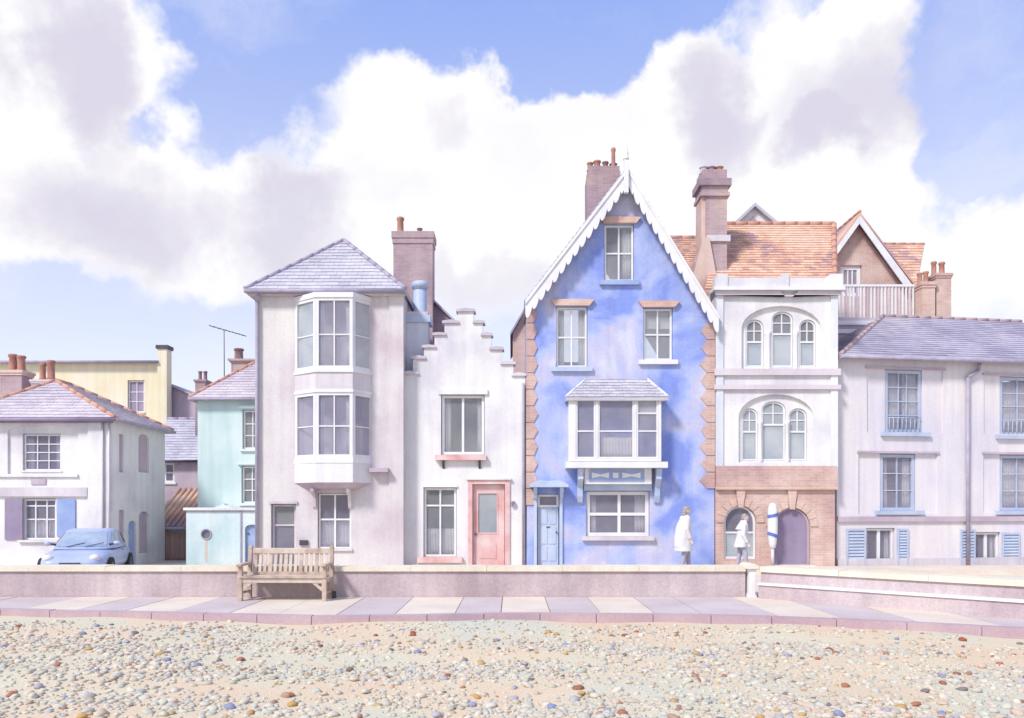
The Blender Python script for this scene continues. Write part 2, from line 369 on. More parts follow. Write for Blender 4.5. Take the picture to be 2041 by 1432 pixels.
GAP = .016
def fracs(c):
    if isinstance(c, int): return [i / c for i in range(1, c)]
    return list(c)
def window(parent, fr, r, cols=2, rows=2, fw=.06, bw=.032, yo=.07, mf='paint', mp='pane', sill=None, name='window', pm=None, curtain=None):
    x0, x1, z0, z1 = r
    o = MB().prism(fr, rect(x0, x1, z0, z1), [rect(x0 + fw, x1 - fw, z0 + fw, z1 - fw)], yo, yo + .09).build(name, mf, parent)
    ix0, ix1, iz0, iz1 = x0 + fw, x1 - fw, z0 + fw, z1 - fw
    xs = [ix0 + (ix1 - ix0) * t for t in fracs(cols)]; zs = [iz0 + (iz1 - iz0) * t for t in fracs(rows)]
    for x in xs: MB().box(fr, x - bw / 2, x + bw / 2, yo + .012, yo + .07, iz0 - .004, iz1 + .004).build('glazing_bar', mf, o)
    for z in zs: MB().box(fr, ix0 - .004, ix1 + .004, yo + .016, yo + .066, z - bw / 2, z + bw / 2).build('glazing_bar', mf, o)
    ex = [ix0] + xs + [ix1]; ez = [iz0] + zs + [iz1]; k = 0
    for i in range(len(ex) - 1):
        for j in range(len(ez) - 1):
            mm = mp if pm is None else pm[k % len(pm)]
            # panes are a little out of true, as old glass is
            a = rnd.uniform(-.006, .006); b = rnd.uniform(-.006, .006); c = yo + .04
            X0, X1, Z0, Z1 = ex[i] + .004, ex[i + 1] - .004, ez[j] + .004, ez[j + 1] - .004
            pts = [fr(X0, c - a - b, Z0), fr(X1, c + a - b, Z0), fr(X1, c + a + b, Z1), fr(X0, c - a + b, Z1)]
            pts += [p + fr.n * .005 for p in pts]
            MB().add(pts, [(0, 1, 2, 3), (7, 6, 5, 4), (0, 4, 5, 1), (1, 5, 6, 2), (2, 6, 7, 3), (3, 7, 4, 0)]).build('pane', mm, o); k += 1
    for cu in (curtain or ()):
        if cu[0] == 'sides':
            wd = (x1 - x0) * cu[1]
            drape(fr, ix0 - .02, ix0 + wd, iz0, iz1, yo + .13, o); drape(fr, ix1 - wd, ix1 + .02, iz0, iz1, yo + .13, o)
        elif cu[0] == 'net': drape(fr, ix0 - .02, ix1 + .02, iz0, iz0 + (iz1 - iz0) * cu[1], yo + .13, o)
        elif cu[0] == 'left': drape(fr, ix0 - .02, ix0 + (x1 - x0) * cu[1], iz0, iz1, yo + .13, o)
        elif cu[0] == 'right': drape(fr, ix1 - (x1 - x0) * cu[1], ix1 + .02, iz0, iz1, yo + .13, o)
        elif cu[0] == 'blind': MB().box(fr, ix0 - .01, ix1 + .01, yo + .11, yo + .116, iz1 - (iz1 - iz0) * cu[1], iz1 + .02).build('blind', 'curtain', o)
    if sill:
        ext, h, pr, ms = sill
        MB().box(fr, x0 - ext, x1 + ext, -pr, yo + .03, z0 - h, z0 - .004).build('sill', ms, o)
    return o
def drape(fr, x0, x1, z0, z1, y, parent, m='curtain'):
    n = max(6, int((x1 - x0) / .018)); vs = []; ph = rnd.uniform(0, 6); 
    for j in range(5):
        z = z0 + (z1 - z0) * j / 4
        for i in range(n + 1):
            t = i / n; vs.append(fr(x0 + (x1 - x0) * t, y + .018 * math.sin(ph + t * (x1 - x0) * 70 + .3 * j) + .006 * math.sin(5 * t + j), z))
    fs = [(j * (n + 1) + i, j * (n + 1) + i + 1, (j + 1) * (n + 1) + i + 1, (j + 1) * (n + 1) + i) for j in range(4) for i in range(n)]
    mb = MB(); mb.add(vs, fs, True); o = mb.build('curtain', m, parent, fix=False)
    sd_ = o.modifiers.new('thickness', 'SOLIDIFY'); sd_.thickness = .004
    return o
def arched_light(parent, fr, x0, x1, z0, zs, zt, ztr, mf='paint', mu='pane', ml='panel', fw=.05, yo=.1, name='window', cross=True):
    o = MB().prism(fr, arch(x0, x1, z0, zs, zt), [arch(x0 + fw, x1 - fw, z0 + fw, zs, zt - fw)], yo, yo + .08).build(name, mf, parent)
    inner = arch(x0 + fw, x1 - fw, z0 + fw, zs, zt - fw)
    MB().box(fr, x0 + fw - .003, x1 - fw + .003, yo + .01, yo + .07, ztr - .025, ztr + .025).build('transom', mf, o)
    xm = (x0 + x1) / 2; zm = (ztr + zt) / 2
    if cross:
        MB().box(fr, xm - .014, xm + .014, yo + .015, yo + .065, ztr, zt - fw + .004).build('glazing_bar', mf, o)
        MB().box(fr, x0 + fw - .003, x1 - fw + .003, yo + .018, yo + .062, zm - .014, zm + .014).build('glazing_bar', mf, o)
        cells = [(a, b, c, d, mu) for (a, b) in ((x0, xm), (xm, x1)) for (c, d) in ((ztr, zm), (zm, zt))]
    else: cells = [(x0, x1, ztr, zt, mu)]
    cells.append((x0, x1, z0, ztr, ml))
    drape(fr, x0 + .02, x1 - .02, z0 + .02, ztr - .03, yo + .12, o)
    for a, b, c, d, mm in cells:
        pl = cliprect(inner, a + .003, b - .003, c + .003, d - .003)
        if len(pl) >= 3: MB().prism(fr, pl, [], yo + .038, yo + .043).build('pane', mm, o)
    return o
def tiles(parent, poly, m, tw=.24, th=.17, t=.022, name='slates'):
    """lapped slates or tiles over a convex roof slope, one by one, joined"""
    P = [Vector(p) for p in poly]
    n = (P[1] - P[0]).cross(P[2] - P[0]).normalized()
    if n.z < 0: n = -n
    u = Vector((0, 0, 1)).cross(n)
    u = u.normalized() if u.length > 1e-4 else Vector((1, 0, 0))
    v = n.cross(u).normalized()
    if v.z < 0: v = -v; u = -u
    o = P[0]; q = [((p - o).dot(u), (p - o).dot(v)) for p in P]
    # counter-clockwise convex polygon clipped by each tile rectangle
    u0 = min(a for a, b in q); u1 = max(a for a, b in q); v0 = min(b for a, b in q); v1 = max(b for a, b in q)
    mb = MB(); r = 0; vv = v0
    while vv < v1:
        off = (r % 2) * tw / 2 + rnd.uniform(-.01, .01); uu = u0 - off
        while uu < u1:
            jit = rnd.uniform(-.012, .012); lift = rnd.uniform(0, .006)
            a0, a1 = uu + .003, uu + tw - .003; b0, b1 = vv + jit, vv + th + .02
            pl = cliprect(q, a0, a1, b0, b1)
            if len(pl) >= 3:
                def H(b): return .004 + (t + lift) * max(0, (vv + th + .02 - b)) / th
                top = [o + u * a + v * b + n * H(b) for a, b in pl]
                k = len(pl); low = [o + u * a + v * b + n * .001 for a, b in pl]
                fs = [tuple(range(k))]
                for i in range(k):
                    j = (i + 1) % k; fs.append((i, k + i, k + j, j))
                mb.add(top + low, fs)
            uu += tw
        vv += th; r += 1
    ob = mb.build(name, m, parent); ob['kind'] = 'stuff'; return ob
def slab(mb, poly, t=.09):
    P = [Vector(p) for p in poly]; k = len(P); d = Vector((0, 0, -t))
    return mb.add(P + [p + d for p in P], [tuple(range(k)), tuple(range(2 * k - 1, k - 1, -1))] + [(i, (i + 1) % k, k + (i + 1) % k, k + i) for i in range(k)])
def roof(parent, polys, mroof, tw=.24, th=.17, hips=(), mh='ridge', shown=None, hr=.06, name='slates'):
    mb = MB()
    for p in polys: slab(mb, p)
    ro = mb.build('roof', mroof, parent)
    for i, p in enumerate(polys):
        if shown is None or i in shown: tiles(ro, p, mroof, tw, th, name=name)
    for a, b in hips:
        a = Vector(a); b = Vector(b); L = (b - a).length; k = max(1, round(L / .42))
        for i in range(k):
            p = a.lerp(b, i / k); q = a.lerp(b, (i + .96) / k)
            MB().tube(p + Vector((0, 0, .02)), q + Vector((0, 0, .02)), hr, hr * .93, 8).build('ridge_tile', mh, ro)
    return ro
def pot(parent, c, h, r=.11, m='terracotta', flare=True, name='chimney_pot'):
    pr = [(r * 1.12, 0), (r * 1.12, h * .1), (r * .92, h * .16), (r * .84, h * .8), (r * 1.08, h * .86), (r * 1.08, h * .95), (r * .9, h), (r * .6, h), (r * .6, h * .7)]
    return MB().lathe(c, pr).build(name, m, parent)
def chimney(parent, fr, x0, x1, y0, y1, z0, z1, m, cap=.12, proud=.07, mcap=None, pots=(), base=None, name='chimney'):
    mb = MB().box(fr, x0, x1, y0, y1, z0, z1 - cap)
    o = mb.build(name, m, parent)
    MB().box(fr, x0 - proud * .5, x1 + proud * .5, y0 - proud * .5, y1 + proud * .5, z1 - cap, z1 - cap * .55).build('corbel', mcap or m, o)
    MB().box(fr, x0 - proud, x1 + proud, y0 - proud, y1 + proud, z1 - cap * .55, z1).build('cap', mcap or m, o)
    for (x, h, r, mm) in pots: pot(o, fr(x, (y0 + y1) / 2, z1), h, r, mm)
    return o
def gutter(parent, a, b, m='dark', r=.05):
    return MB().tube(a, b, r, None, 8).build('gutter', m, parent)

D0 = 22.675
F0 = Fr(D0)

# ------------------------------------------------------------------ the setting: ground, street, promenade, beach
W = Fr(0.0001, o=(0, 0, 0), u=(1, 0, 0), n=(0, 1, 0))         # plain world axes
tag(MB().box(W, -1500, 1500, -1500, 1500, -1.6, -1.5).build('ground', 'ground'), kind='structure')
WA = Vector((4.776, 15.65, 0)); WB = Vector((8.164, 12.70, 0)); WU = (WB - WA).normalized(); WN = Vector((-WU.y, WU.x, 0))
def wallD(X):
    return 15.7 if X <= WA.x else WA.y + (X - WA.x) * WU.y / WU.x
KP = [(-30, 13.9), (-8.74, 13.6), (-5.6, 13.15), (-3.05, 12.75), (-1.2, 12.95), (.25, 13.1), (2.86, 12.95), (4.6, 12.6), (7.39, 11.5), (11, 10.2), (30, 8)]
def kerbD(X): return float(np.interp(X, [k[0] for k in KP], [k[1] for k in KP]))
xe = WA.x + 7.2 * WU.x
poly = [(-90, 15.9), (WA.x + .1, 15.9), (xe + .1, wallD(xe) + .2), (60, wallD(xe) + .2), (90, 20), (90, 120), (-90, 120)]
tag(MB().prism(W, poly, [], -1.5, 0., 'xy').build('street', 'street'), kind='structure')
poly = [(-60, 20.9), (60, 20.9), (60, 26.), (9.5, 22.7), (9.5, 22.66), (-60, 22.66)]
tag(MB().prism(W, poly, [], -.05, .09, 'xy').build('pavement', 'slabc'), kind='structure')
xs = list(np.arange(-30, xe, .5)) + [xe]
poly = [(x, kerbD(x) + .05) for x in xs] + [(x, wallD(x) + .02) for x in reversed(xs)]
prom = tag(MB().prism(W, poly, [], -1.5, -.03, 'xy').build('promenade', 'kerb'), kind='structure')
jp = [-420, -300, -180, -60, 80, 190, 285, 385, 495, 590, 700, 805, 915, 1000, 1092, 1185, 1285, 1370, 1500, 1605, 1715, 1830, 1950, 2070, 2200]
jx = [(p - CX) / FPX * 14.3 for p in jp]
cm = ['slabm', 'slabc', 'slabm', 'slabm', 'slabc', 'slabm', 'slabc', 'slabm', 'slabc', 'slabc', 'slabm', 'slabc', 'slabm', 'slabc', 'slabm', 'slabc', 'slabm', 'slabm', 'slabc', 'slabm', 'slabc', 'slabm', 'slabc', 'slabm']
for i in range(len(jx) - 1):
    a, b = jx[i] + .008, jx[i + 1] - .008
    ss = [a + (b - a) * k / 3 for k in range(4)]
    tz = rnd.uniform(-.004, .004)
    pl = [(x, kerbD(x) + .21) for x in ss] + [(x, wallD(x) - .012) for x in reversed(ss)]
    MB().prism(W, pl, [], -.06, tz, 'xy').build('paving_slab', cm[i], prom)
x = -11.5
while x < 9.6:
    x2 = x + .92; a, b = x + .006, x2 - .006
    tz = rnd.uniform(.012, .022)
    pl = [(a, kerbD(a)), (b, kerbD(b)), (b, kerbD(b) + .2), (a, kerbD(a) + .2)]
    MB().prism(W, pl, [], -.45, tz, 'xy').build('kerb_stone', 'kerb', prom); x = x2
# beach
def beachz(X, D):
    return -.10 - .022 * max(0, 13 - D) + .018 * math.sin(X * 1.1 + D * .7) + .014 * math.sin(X * 2.7 - D * 1.9 + 1) + .01 * math.sin(X * .5 + D * 3.1)
gx = np.arange(-24, 24.01, .3); gd = np.arange(-8, 14.01, .3)
bv = [(x, d, beachz(x, d)) for d in gd for x in gx]; nx = len(gx)
bf = [(j * nx + i, j * nx + i + 1, (j + 1) * nx + i + 1, (j + 1) * nx + i) for j in range(len(gd) - 1) for i in range(nx - 1)]
mb = MB(); mb.add(bv, bf, True)
beach = tag(mb.build('beach', 'sand'), kind='structure')

def stone_mat():
    m = bpy.data.materials.new('mixed_shingle'); m.use_nodes = True
    N = m.node_tree.nodes; L = m.node_tree.links; b = N['Principled BSDF']; b.inputs['Roughness'].default_value = .75
    b.inputs['Specular IOR Level'].default_value = .25
    at = N.new('ShaderNodeAttribute'); at.attribute_name = 'tint'
    g = N.new('ShaderNodeNewGeometry'); n = N.new('ShaderNodeTexNoise'); n.inputs['Scale'].default_value = 60; L.new(g.outputs['Position'], n.inputs['Vector'])
    mr = N.new('ShaderNodeMapRange'); L.new(n.outputs['Fac'], mr.inputs['Value']); mr.inputs['To Min'].default_value = .75; mr.inputs['To Max'].default_value = 1.15
    mx = N.new('ShaderNodeMix'); mx.data_type = 'RGBA'; mx.blend_type = 'MULTIPLY'; mx.inputs['Factor'].default_value = 1
    L.new(at.outputs['Color'], mx.inputs['A']); L.new(mr.outputs[0], mx.inputs['B']); L.new(mx.outputs['Result'], b.inputs['Base Color'])
    bp = N.new('ShaderNodeBump'); bp.inputs['Strength'].default_value = .25; bp.inputs['Distance'].default_value = .01; L.new(n.outputs['Fac'], bp.inputs['Height']); L.new(bp.outputs[0], b.inputs['Normal'])
    return m
M['stone'] = stone_mat()
PAL = [((244, 230, 208), 34), ((240, 220, 196), 24), ((234, 226, 206), 18), ((230, 228, 206), 12), ((222, 218, 204), 6), ((234, 208, 182), 9),
       ((206, 200, 204), 3), ((196, 132, 102), 1.3), ((220, 178, 112), 1.5), ((160, 166, 198), 1.2), ((150, 138, 136), .8), ((178, 106, 80), .7)]
pc = np.array([alb(c, .70)[:3] for c, _ in PAL]); pw = np.array([w for _, w in PAL], float); pw /= pw.sum()
rng = np.random.default_rng(5)
def ico(sub):
    bm = bmesh.new(); bmesh.ops.create_icosphere(bm, subdivisions=sub, radius=1.0)
    v = np.array([x.co[:] for x in bm.verts]); f = np.array([[y.index for y in x.verts] for x in bm.faces]); bm.free(); return v, f
iv, if_ = ico(2)
def make_shingle(n):
    # denser and bigger towards the sea, sparse on the sand under the kerb
    X = []; D = []
    while len(X) < n:
        d = rng.uniform(6.3, 13.2, 4000); x = rng.uniform(-1, 1, 4000) * (d * .66 + .6)
        edge = np.array([kerbD(a) for a in x])
        t = np.clip((edge - .02 - d) / 2.6, 0, 1)
        patch = .5 + .5 * np.sin(x * 1.3 + np.sin(d * 1.7) * 1.5) * np.sin(d * 1.9 + x * .6)
        keep = (rng.random(4000) < (.06 + .94 * t) * (.25 + .75 * patch ** 1.5) * (.6 + .4 * np.sin(d * 4.2 + .35 * np.sin(x * 1.1) + x * .12)) * d / 13) & (d < edge - .04)
        X += list(x[keep]); D += list(d[keep])
    X = np.array(X[:n]); D = np.array(D[:n])
    s = rng.gamma(3.0, .0058, n) + .007
    s = np.clip(s, .009, .055)
    z = np.array([beachz(a, b) for a, b in zip(X, D)])
    V = np.empty((n, len(iv), 3)); 
    ax = np.stack([s * rng.uniform(.9, 1.45, n), s * rng.uniform(.75, 1.1, n), s * rng.uniform(.45, .75, n)], 1)
    th = rng.uniform(0, math.pi, n)[:, None]
    # lumpy: each stone bends the sphere its own way
    k1 = rng.normal(0, 1.3, (n, 3)); bump = 1 + .13 * np.sin(iv @ k1.T * 1.6).T
    P = iv[None] * bump[:, :, None] * ax[:, None, :]
    tl = rng.normal(0, .2, n)[:, None]
    P2 = P.copy(); P2[:, :, 2] = P[:, :, 2] * np.cos(tl) + P[:, :, 0] * np.sin(tl); P2[:, :, 0] = P[:, :, 0] * np.cos(tl) - P[:, :, 2] * np.sin(tl)
    V[:, :, 0] = P2[:, :, 0] * np.cos(th) - P2[:, :, 1] * np.sin(th) + X[:, None]
    V[:, :, 1] = P2[:, :, 0] * np.sin(th) + P2[:, :, 1] * np.cos(th) + D[:, None]
    V[:, :, 2] = P2[:, :, 2] + (z + ax[:, 2] * .18)[:, None]
    c = pc[rng.choice(len(pc), n, p=pw)] * rng.uniform(.82, 1.06, n)[:, None]
    # drifts of greyer and greener stones
    g = (.5 + .5 * np.sin(X * .9 + 1.3 * np.sin(D * .8 + 1)) * np.sin(D * 1.2 - X * .4))[:, None] * np.clip((12.2 - D) / 3, 0, 1)[:, None]
    c = c * (1 - .30 * g) + np.array([alb((214, 222, 204), .74)[:3]]) * .30 * g
    return V, c
def stones_mesh(name, V, c):
    n, k = V.shape[0], V.shape[1]
    me = bpy.data.meshes.new(name); F = (if_[None] + (np.arange(n) * k)[:, None, None]).reshape(-1, 3)
    me.vertices.add(n * k); me.vertices.foreach_set('co', V.reshape(-1))
    me.loops.add(F.size); me.loops.foreach_set('vertex_index', F.reshape(-1).astype(np.int32))
    me.polygons.add(len(F)); me.polygons.foreach_set('loop_start', np.arange(0, F.size, 3, dtype=np.int32))
    me.polygons.foreach_set('use_smooth', np.ones(len(F), bool))
    me.update(calc_edges=True)
    a = me.color_attributes.new('tint', 'FLOAT_COLOR', 'POINT')
    cc = np.concatenate([np.repeat(c, k, 0), np.ones((n * k, 1))], 1); a.data.foreach_set('color', cc.reshape(-1).astype(np.float32))
    me.materials.append(M['stone']); return me
V, c = make_shingle(13500)
sh = bpy.data.objects.new('shingle', stones_mesh('shingle', V, c)); COL.objects.link(sh); sh.parent = beach; sh['kind'] = 'stuff'
# the larger pebbles one by one
big = []
BP = [(c_, w) for c_, w in PAL]; bw_ = np.array([14, 10, 12, 10, 10, 7, 6, 7, 7, 7, 5, 5], float); bw_ /= bw_.sum()
bmesh_cache = {}
for i in range(290):
    while True:
        d = 6.9 + 5.7 * rng.random() ** 1.5; x = rng.uniform(-1, 1) * d * .66
        if d < kerbD(x) - .25 and all((x - a) ** 2 + (d - b) ** 2 > .02 for a, b in big): break
    big.append((x, d))
    ci = rng.choice(len(PAL), p=bw_); si = int(rng.integers(0, 4)); key = (ci, si)
    if key not in bmesh_cache:
        r2 = np.random.default_rng(100 + si); k1 = r2.normal(0, 1.2, (1, 3)); ax = np.array([[r2.uniform(1, 1.4), r2.uniform(.8, 1.05), r2.uniform(.5, .72)]])
        bmesh_cache[key] = stones_mesh('pebble', iv[None] * (1 + .13 * np.sin(iv @ k1.T * 1.6).T)[:, :, None] * ax[:, None, :], pc[ci:ci + 1])
    o = bpy.data.objects.new('pebble', bmesh_cache[key]); COL.objects.link(o); o.parent = beach
    s = rng.uniform(.026, .054) * (1.1 - .04 * (d - 7)); o.scale = (s, s, s)
    o.location = (x, d, beachz(x, d) + s * .34); o.rotation_euler = (rng.normal(0, .15), rng.normal(0, .15), rng.uniform(0, 6.28))

# ------------------------------------------------------------------ the low sea wall
def wall_run(fr, x0, x1, y1, label, ledge):
    r_ = root('sea_wall', fr((x0 + x1) / 2, .15, 0), label, 'wall')
    MB().box(fr, x0, x1, 0, y1, -.2, .5).build('wall', 'wall', r_)
    x = x0
    while x < x1 - .1:
        b = min(x + 1.5, x1)
        MB().box(fr, x + .002, b - .003, -.045, y1 + .1, .503, .6 + rnd.uniform(-.004, .006)).build('coping_stone', 'coping', r_); x = b
    if ledge:
        MB().box(fr, x0 + .02, x1, -.16, -.002, -.2, .255).build('plinth', 'wall', r_)
        MB().box(fr, x0 + .02, x1, -.19, -.004, .258, .30).build('ledge', 'paint', r_)
    return r_
wall_run(Fr(15.7), -14.0, 4.60, .34, 'long straight mauve sea wall with cream coping behind the bench', False)
wall_run(Fr(o=WA, u=WU, n=WN), .12, 7.2, .34, 'mauve sea wall slanting to the promenade, with white ledge', True)
fp = Fr(15.66)
g = root('wall_pier', (4.69, 15.75, 0), 'short white pier where the two sea wall runs meet', 'pier')
MB().prism(fp, [(4.62, -.2), (4.80, -.2), (4.80, .02), (4.765, .08), (4.755, .46), (4.80, .56), (4.61, .56), (4.645, .46), (4.64, .08), (4.62, .02)], [], -.06, .36).build('shaft', 'paint', g)
MB().prism(fp, [(4.575, .563), (4.84, .563), (4.82, .62), (4.75, .66), (4.66, .66), (4.59, .62)], [], -.11, .42).build('cap', 'coping', g)

# ------------------------------------------------------------------ white corner cottage, far left
def shell(mb, fr, x0, x1, z1, depth, t=.25, y0=.3):
    """side and back walls behind a front wall"""
    mb.box(fr, x0, x0 + t, y0, depth, 0, z1); mb.box(fr, x1 - t, x1, y0, depth, 0, z1); mb.box(fr, x0 + t, x1 - t, depth - t, depth, 0, z1)
    return mb
f = F0
xl, xr = f.x(-90), f.x(222); ze = f.z(835)
h = root('corner_cottage', (f.x(66), D0 + 1.6, 0), 'white corner cottage with hipped pinkish slate roof and blind arched recesses', 'house')
side = Fr(o=(xr, D0, 0), u=(0, 1, 0), n=(-1, 0, 0)); dep = 3.5
rW = f.R(47, 866, 121, 938, .08); rL = f.R(48, 995, 113, 1076, .08); rP = f.R(15, 848, 156, 945)
mb = MB()
mb.prism(f, rect(xl, xr, 0, ze), [arch(rP[0], rP[1], rP[2], rP[3] - .15, rP[3], 8), rect(*grow(rL, GAP))], 0, .06)
mb.prism(f, rect(xl, xr, 0, ze), [rect(*grow(rW, GAP)), rect(*grow(rL, GAP))], .061, .3)
mb.box(f, xl, xl + .25, .3, dep, 0, ze); mb.box(f, xl + .25, xr - .25, dep - .25, dep, 0, ze)
sn = []
for (a, b, c_, d, ar) in ((237, 866, 246, 942, 0), (276, 866, 297, 942, 1), (237, 1017, 247, 1078, 0), (277, 1020, 297, 1102, 1), (256, 1038, 271, 1131, 2)):
    r = side.R(a, b, c_, d); sn.append((r, ar))
loops = [arch(r[0], r[1], max(r[2], .02), r[3] - .14, r[3], 8) if ar else rect(*r) for r, ar in sn]
mb.prism(side, rect(.3, dep, 0, ze), loops, 0, .12); mb.box(side, .3, dep - .25, .121, .25, 0, ze)
mb.build('wall', 'white', h)
for r, ar in sn:
    lp = arch(r[0] + .01, r[1] - .01, max(r[2], .02) + .01, r[3] - .14, r[3] - .01, 8) if ar else rect(*grow(r, -.01))
    if ar == 2:
        dd = MB().prism(side, lp, [], .06, .115).build('door', 'paintb', h)
        MB().ell(side(r[0] + .1, .045, 1.0), (.02, .02, .02)).build('handle', 'dark', dd)
    else: MB().prism(side, lp, [], .07, .118).build('blind_recess', 'niche', h)
window(h, f, rW, 3, 4, .04, .026, .12, 'paint', 'paned', sill=(.06, .05, -.03, 'white'), curtain=[('sides', .16)])
window(h, f, rL, [.33, .72], [.5, .86], .05, .035, .08, 'paint', 'pane', sill=(.1, .07, .08, 'white'), curtain=[('net', .5)])
MB().box(f, f.x(11), f.x(46), -.04, -.003, f.z(1076), f.z(995)).build('shutter', 'violet', h)
MB().box(f, f.x(115), f.x(151), -.04, -.003, f.z(1070), f.z(996)).build('shutter', 'paintb', h)
MB().box(f, f.x(63), f.x(92), -.03, -.003, f.z(966), f.z(955)).build('plaque', 'niche', h)
MB().box(f, xl, f.x(176), -.07, -.002, f.z(990), f.z(972)).build('string_course', 'lilac', h)
MB().box(f, xl, f.x(156), -.06, -.002, f.z(951), f.z(945.5)).build('string_course', 'white', h)
MB().box(f, f.x(177), f.x(204), -.06, -.002, 0, ze - .02).build('pilaster', 'white', h)
for px in (206, 219): MB().tube(f(f.x(px), -.05, 0), f(f.x(px), -.05, ze - .1), .028, None, 8).build('downpipe', 'lilac', h)
MB().box(f, xl, xr + .06, -.1, -.004, ze - .12, ze).build('fascia', 'violet', h)
ov = .2; E = [f(xl - ov, -ov, ze), f(xr + ov, -ov, ze), f(xr + ov, dep + ov, ze), f(xl - ov, dep + ov, ze)]
A = f(*[Fr(D0 + 1.5).x(112), 1.5, Fr(D0 + 1.5).z(760)]); B = Vector((A.x, D0 + 2.3, A.z))
roof(h, [[E[0], E[1], A], [E[1], E[2], B, A], [E[2], E[3], B], [E[3], E[0], A, B]], 'slatep', hips=[(E[0], A), (E[1], A), (A, B), (E[2], B)], shown=(0, 1), hr=.065)
gutter(h, E[0] + Vector((0, -.04, -.05)), E[1] + Vector((.04, -.04, -.05)), 'violet'); gutter(h, E[1] + Vector((.04, -.04, -.05)), E[2] + Vector((.04, 0, -.05)), 'mauvepipe')
fc = Fr(D0 + 2.6)
chimney(h, fc, fc.x(0), fc.x(43), 0, .6, ze, fc.z(738), 'brick', .16, .06, 'peach', [(fc.x(14), fc.z(703) - fc.z(738), .13, 'terracotta'), (fc.x(31), fc.z(706) - fc.z(738), .13, 'terracotta')])
chimney(h, fc, fc.x(62), fc.x(104), 0, .5, ze, fc.z(757), 'brick', .12, .04, 'slatep', [(fc.x(76), fc.z(722) - fc.z(757), .1, 'terracotta'), (fc.x(93), fc.z(716) - fc.z(757), .12, 'terracotta')])

# ------------------------------------------------------------------ cream building standing behind the cottage
f = Fr(34.); h = root('cream_building', (f.x(170), 36, 0), 'tall cream yellow building rising behind the corner cottage', 'building')
xl, xr, ze = f.x(-60), f.x(320), f.z(722)
r = f.R(255, 759, 287, 822)
mb = MB().prism(f, rect(xl, xr, 0, ze), [rect(*grow(r, GAP))], 0, .3); kx = 39 / 34.
mb.prism(f, [(xr - .3, .3), (xr, .3), (xr * kx, 5), (xl, 5), (xl, 4.7), (xr * kx - .3, 4.7)], [], 0, ze, 'xy'); mb.build('wall', 'cream_wall', h)
window(h, f, r, 2, [.33, .66], .05, .03, .08, 'paint', 'violet', sill=(.05, .06, .05, 'cream_wall'))
roof(h, [[f(xl, -.2, ze), f(xr, -.2, ze), f(xr * 36.4 / 34, 2.4, f.z(704)), f(xl, 2.4, f.z(704))], [f(xl, 5.2, ze), f(xr * kx, 5.2, ze), f(xr * 36.4 / 34, 2.4, f.z(704)), f(xl, 2.4, f.z(704))]], 'slated', shown=(0,))
gutter(h, f(xl, -.25, ze - .03), f(xr - .02, -.25, ze - .03), 'mauvepipe', .06)
p = MB().box(f, f.x(317.5), f.x(336), -.18, .3, 0, f.z(697)).build('gable_pier', 'cream_wall', h)
MB().box(f, f.x(315), f.x(339), -.24, .36, f.z(697), f.z(690)).build('cap', 'dark', p)
f2 = Fr(34.6)
h = root('mauve_gabled_house', (f2.x(370), 38, 0), 'mauve gabled house wedged between cream building and mint house', 'house')
MB().prism(f2, [(f2.x(325), 0), (f2.x(405), 0), (f2.x(405), f2.z(800)), (f2.x(334), f2.z(768)), (f2.x(325), f2.z(768))], [], 0, 4).build('wall', 'niche', h)
ro = slab(MB(), [f2(f2.x(325), -.15, f2.z(762)), f2(f2.x(338), -.15, f2.z(764)), f2(f2.x(338), 4, f2.z(764)), f2(f2.x(325), 4, f2.z(762))], .1); slab(ro, [f2(f2.x(338), -.15, f2.z(764)), f2(f2.x(410), -.15, f2.z(797)), f2(f2.x(410), 4, f2.z(797)), f2(f2.x(338), 4, f2.z(764))], .1)
ro.build('roof', 'slated', h)

# ------------------------------------------------------------------ mews cottage and outhouse in the lane
f = Fr(29.5); h = root('mews_cottage', (f.x(352), 31, 0), 'low mews cottage with grey slate roof and violet wall', 'house')
xl, xr, ze = f.x(296), f.x(402), f.z(919)
r = f.R(309, 923, 347, 962)
mb = MB().prism(f, rect(xl, xr, 0, ze), [rect(*grow(r, GAP))], 0, .3); shell(mb, f, xl, xr, ze, 3.4); mb.build('wall', 'niche', h)
window(h, f, r, [.5], [.5], .07, .06, .06, 'paint', 'paned', sill=(.08, .07, .05, 'paint'))
fb = Fr(31.4); zr = fb.z(836)
roof(h, [[f(xl - .1, -.2, ze), f(xr + .1, -.2, ze), f(xr + .1, 1.9, zr), f(xl - .1, 1.9, zr)], [f(xl - .1, 3.6, ze), f(xr + .1, 3.6, ze), f(xr + .1, 1.9, zr), f(xl - .1, 1.9, zr)]], 'slate', hips=[(f(xl - .1, 1.9, zr), f(xr + .1, 1.9, zr))], mh='mauvepipe', shown=(0,))
gutter(h, f(xl, -.24, ze - .03), f(xr, -.24, ze - .03), 'dark', .045)
f = Fr(26.6); h = root('outhouse', (f.x(345), 27.5, 0), 'small outhouse with orange pantile lean-to roof and brown boarded doors', 'outhouse')
xl, xr, ze = f.x(296), f.x(396), f.z(1052)
mb = MB(); mb.box(f, xl, xl + .2, 0, 2.6, 0, ze); mb.box(f, xr - .2, xr, 0, 2.6, 0, ze); mb.box(f, xl + .2, xr - .2, 2.4, 2.6, 0, f.z(985)); mb.build('wall', 'brickr', h)
MB().box(f, xl, xr, -.05, .2, ze - .16, ze).build('lintel', 'mauvepipe', h)
x = xl + .2
while x < xr - .22:
    b = min(x + .16, xr - .2); MB().box(f, x + .004, b - .004, .08 + rnd.uniform(-.004, .004), .12, .04, ze - .165).build('door_board', 'brownwood', h); x = b
zt = Fr(28.9).z(976)
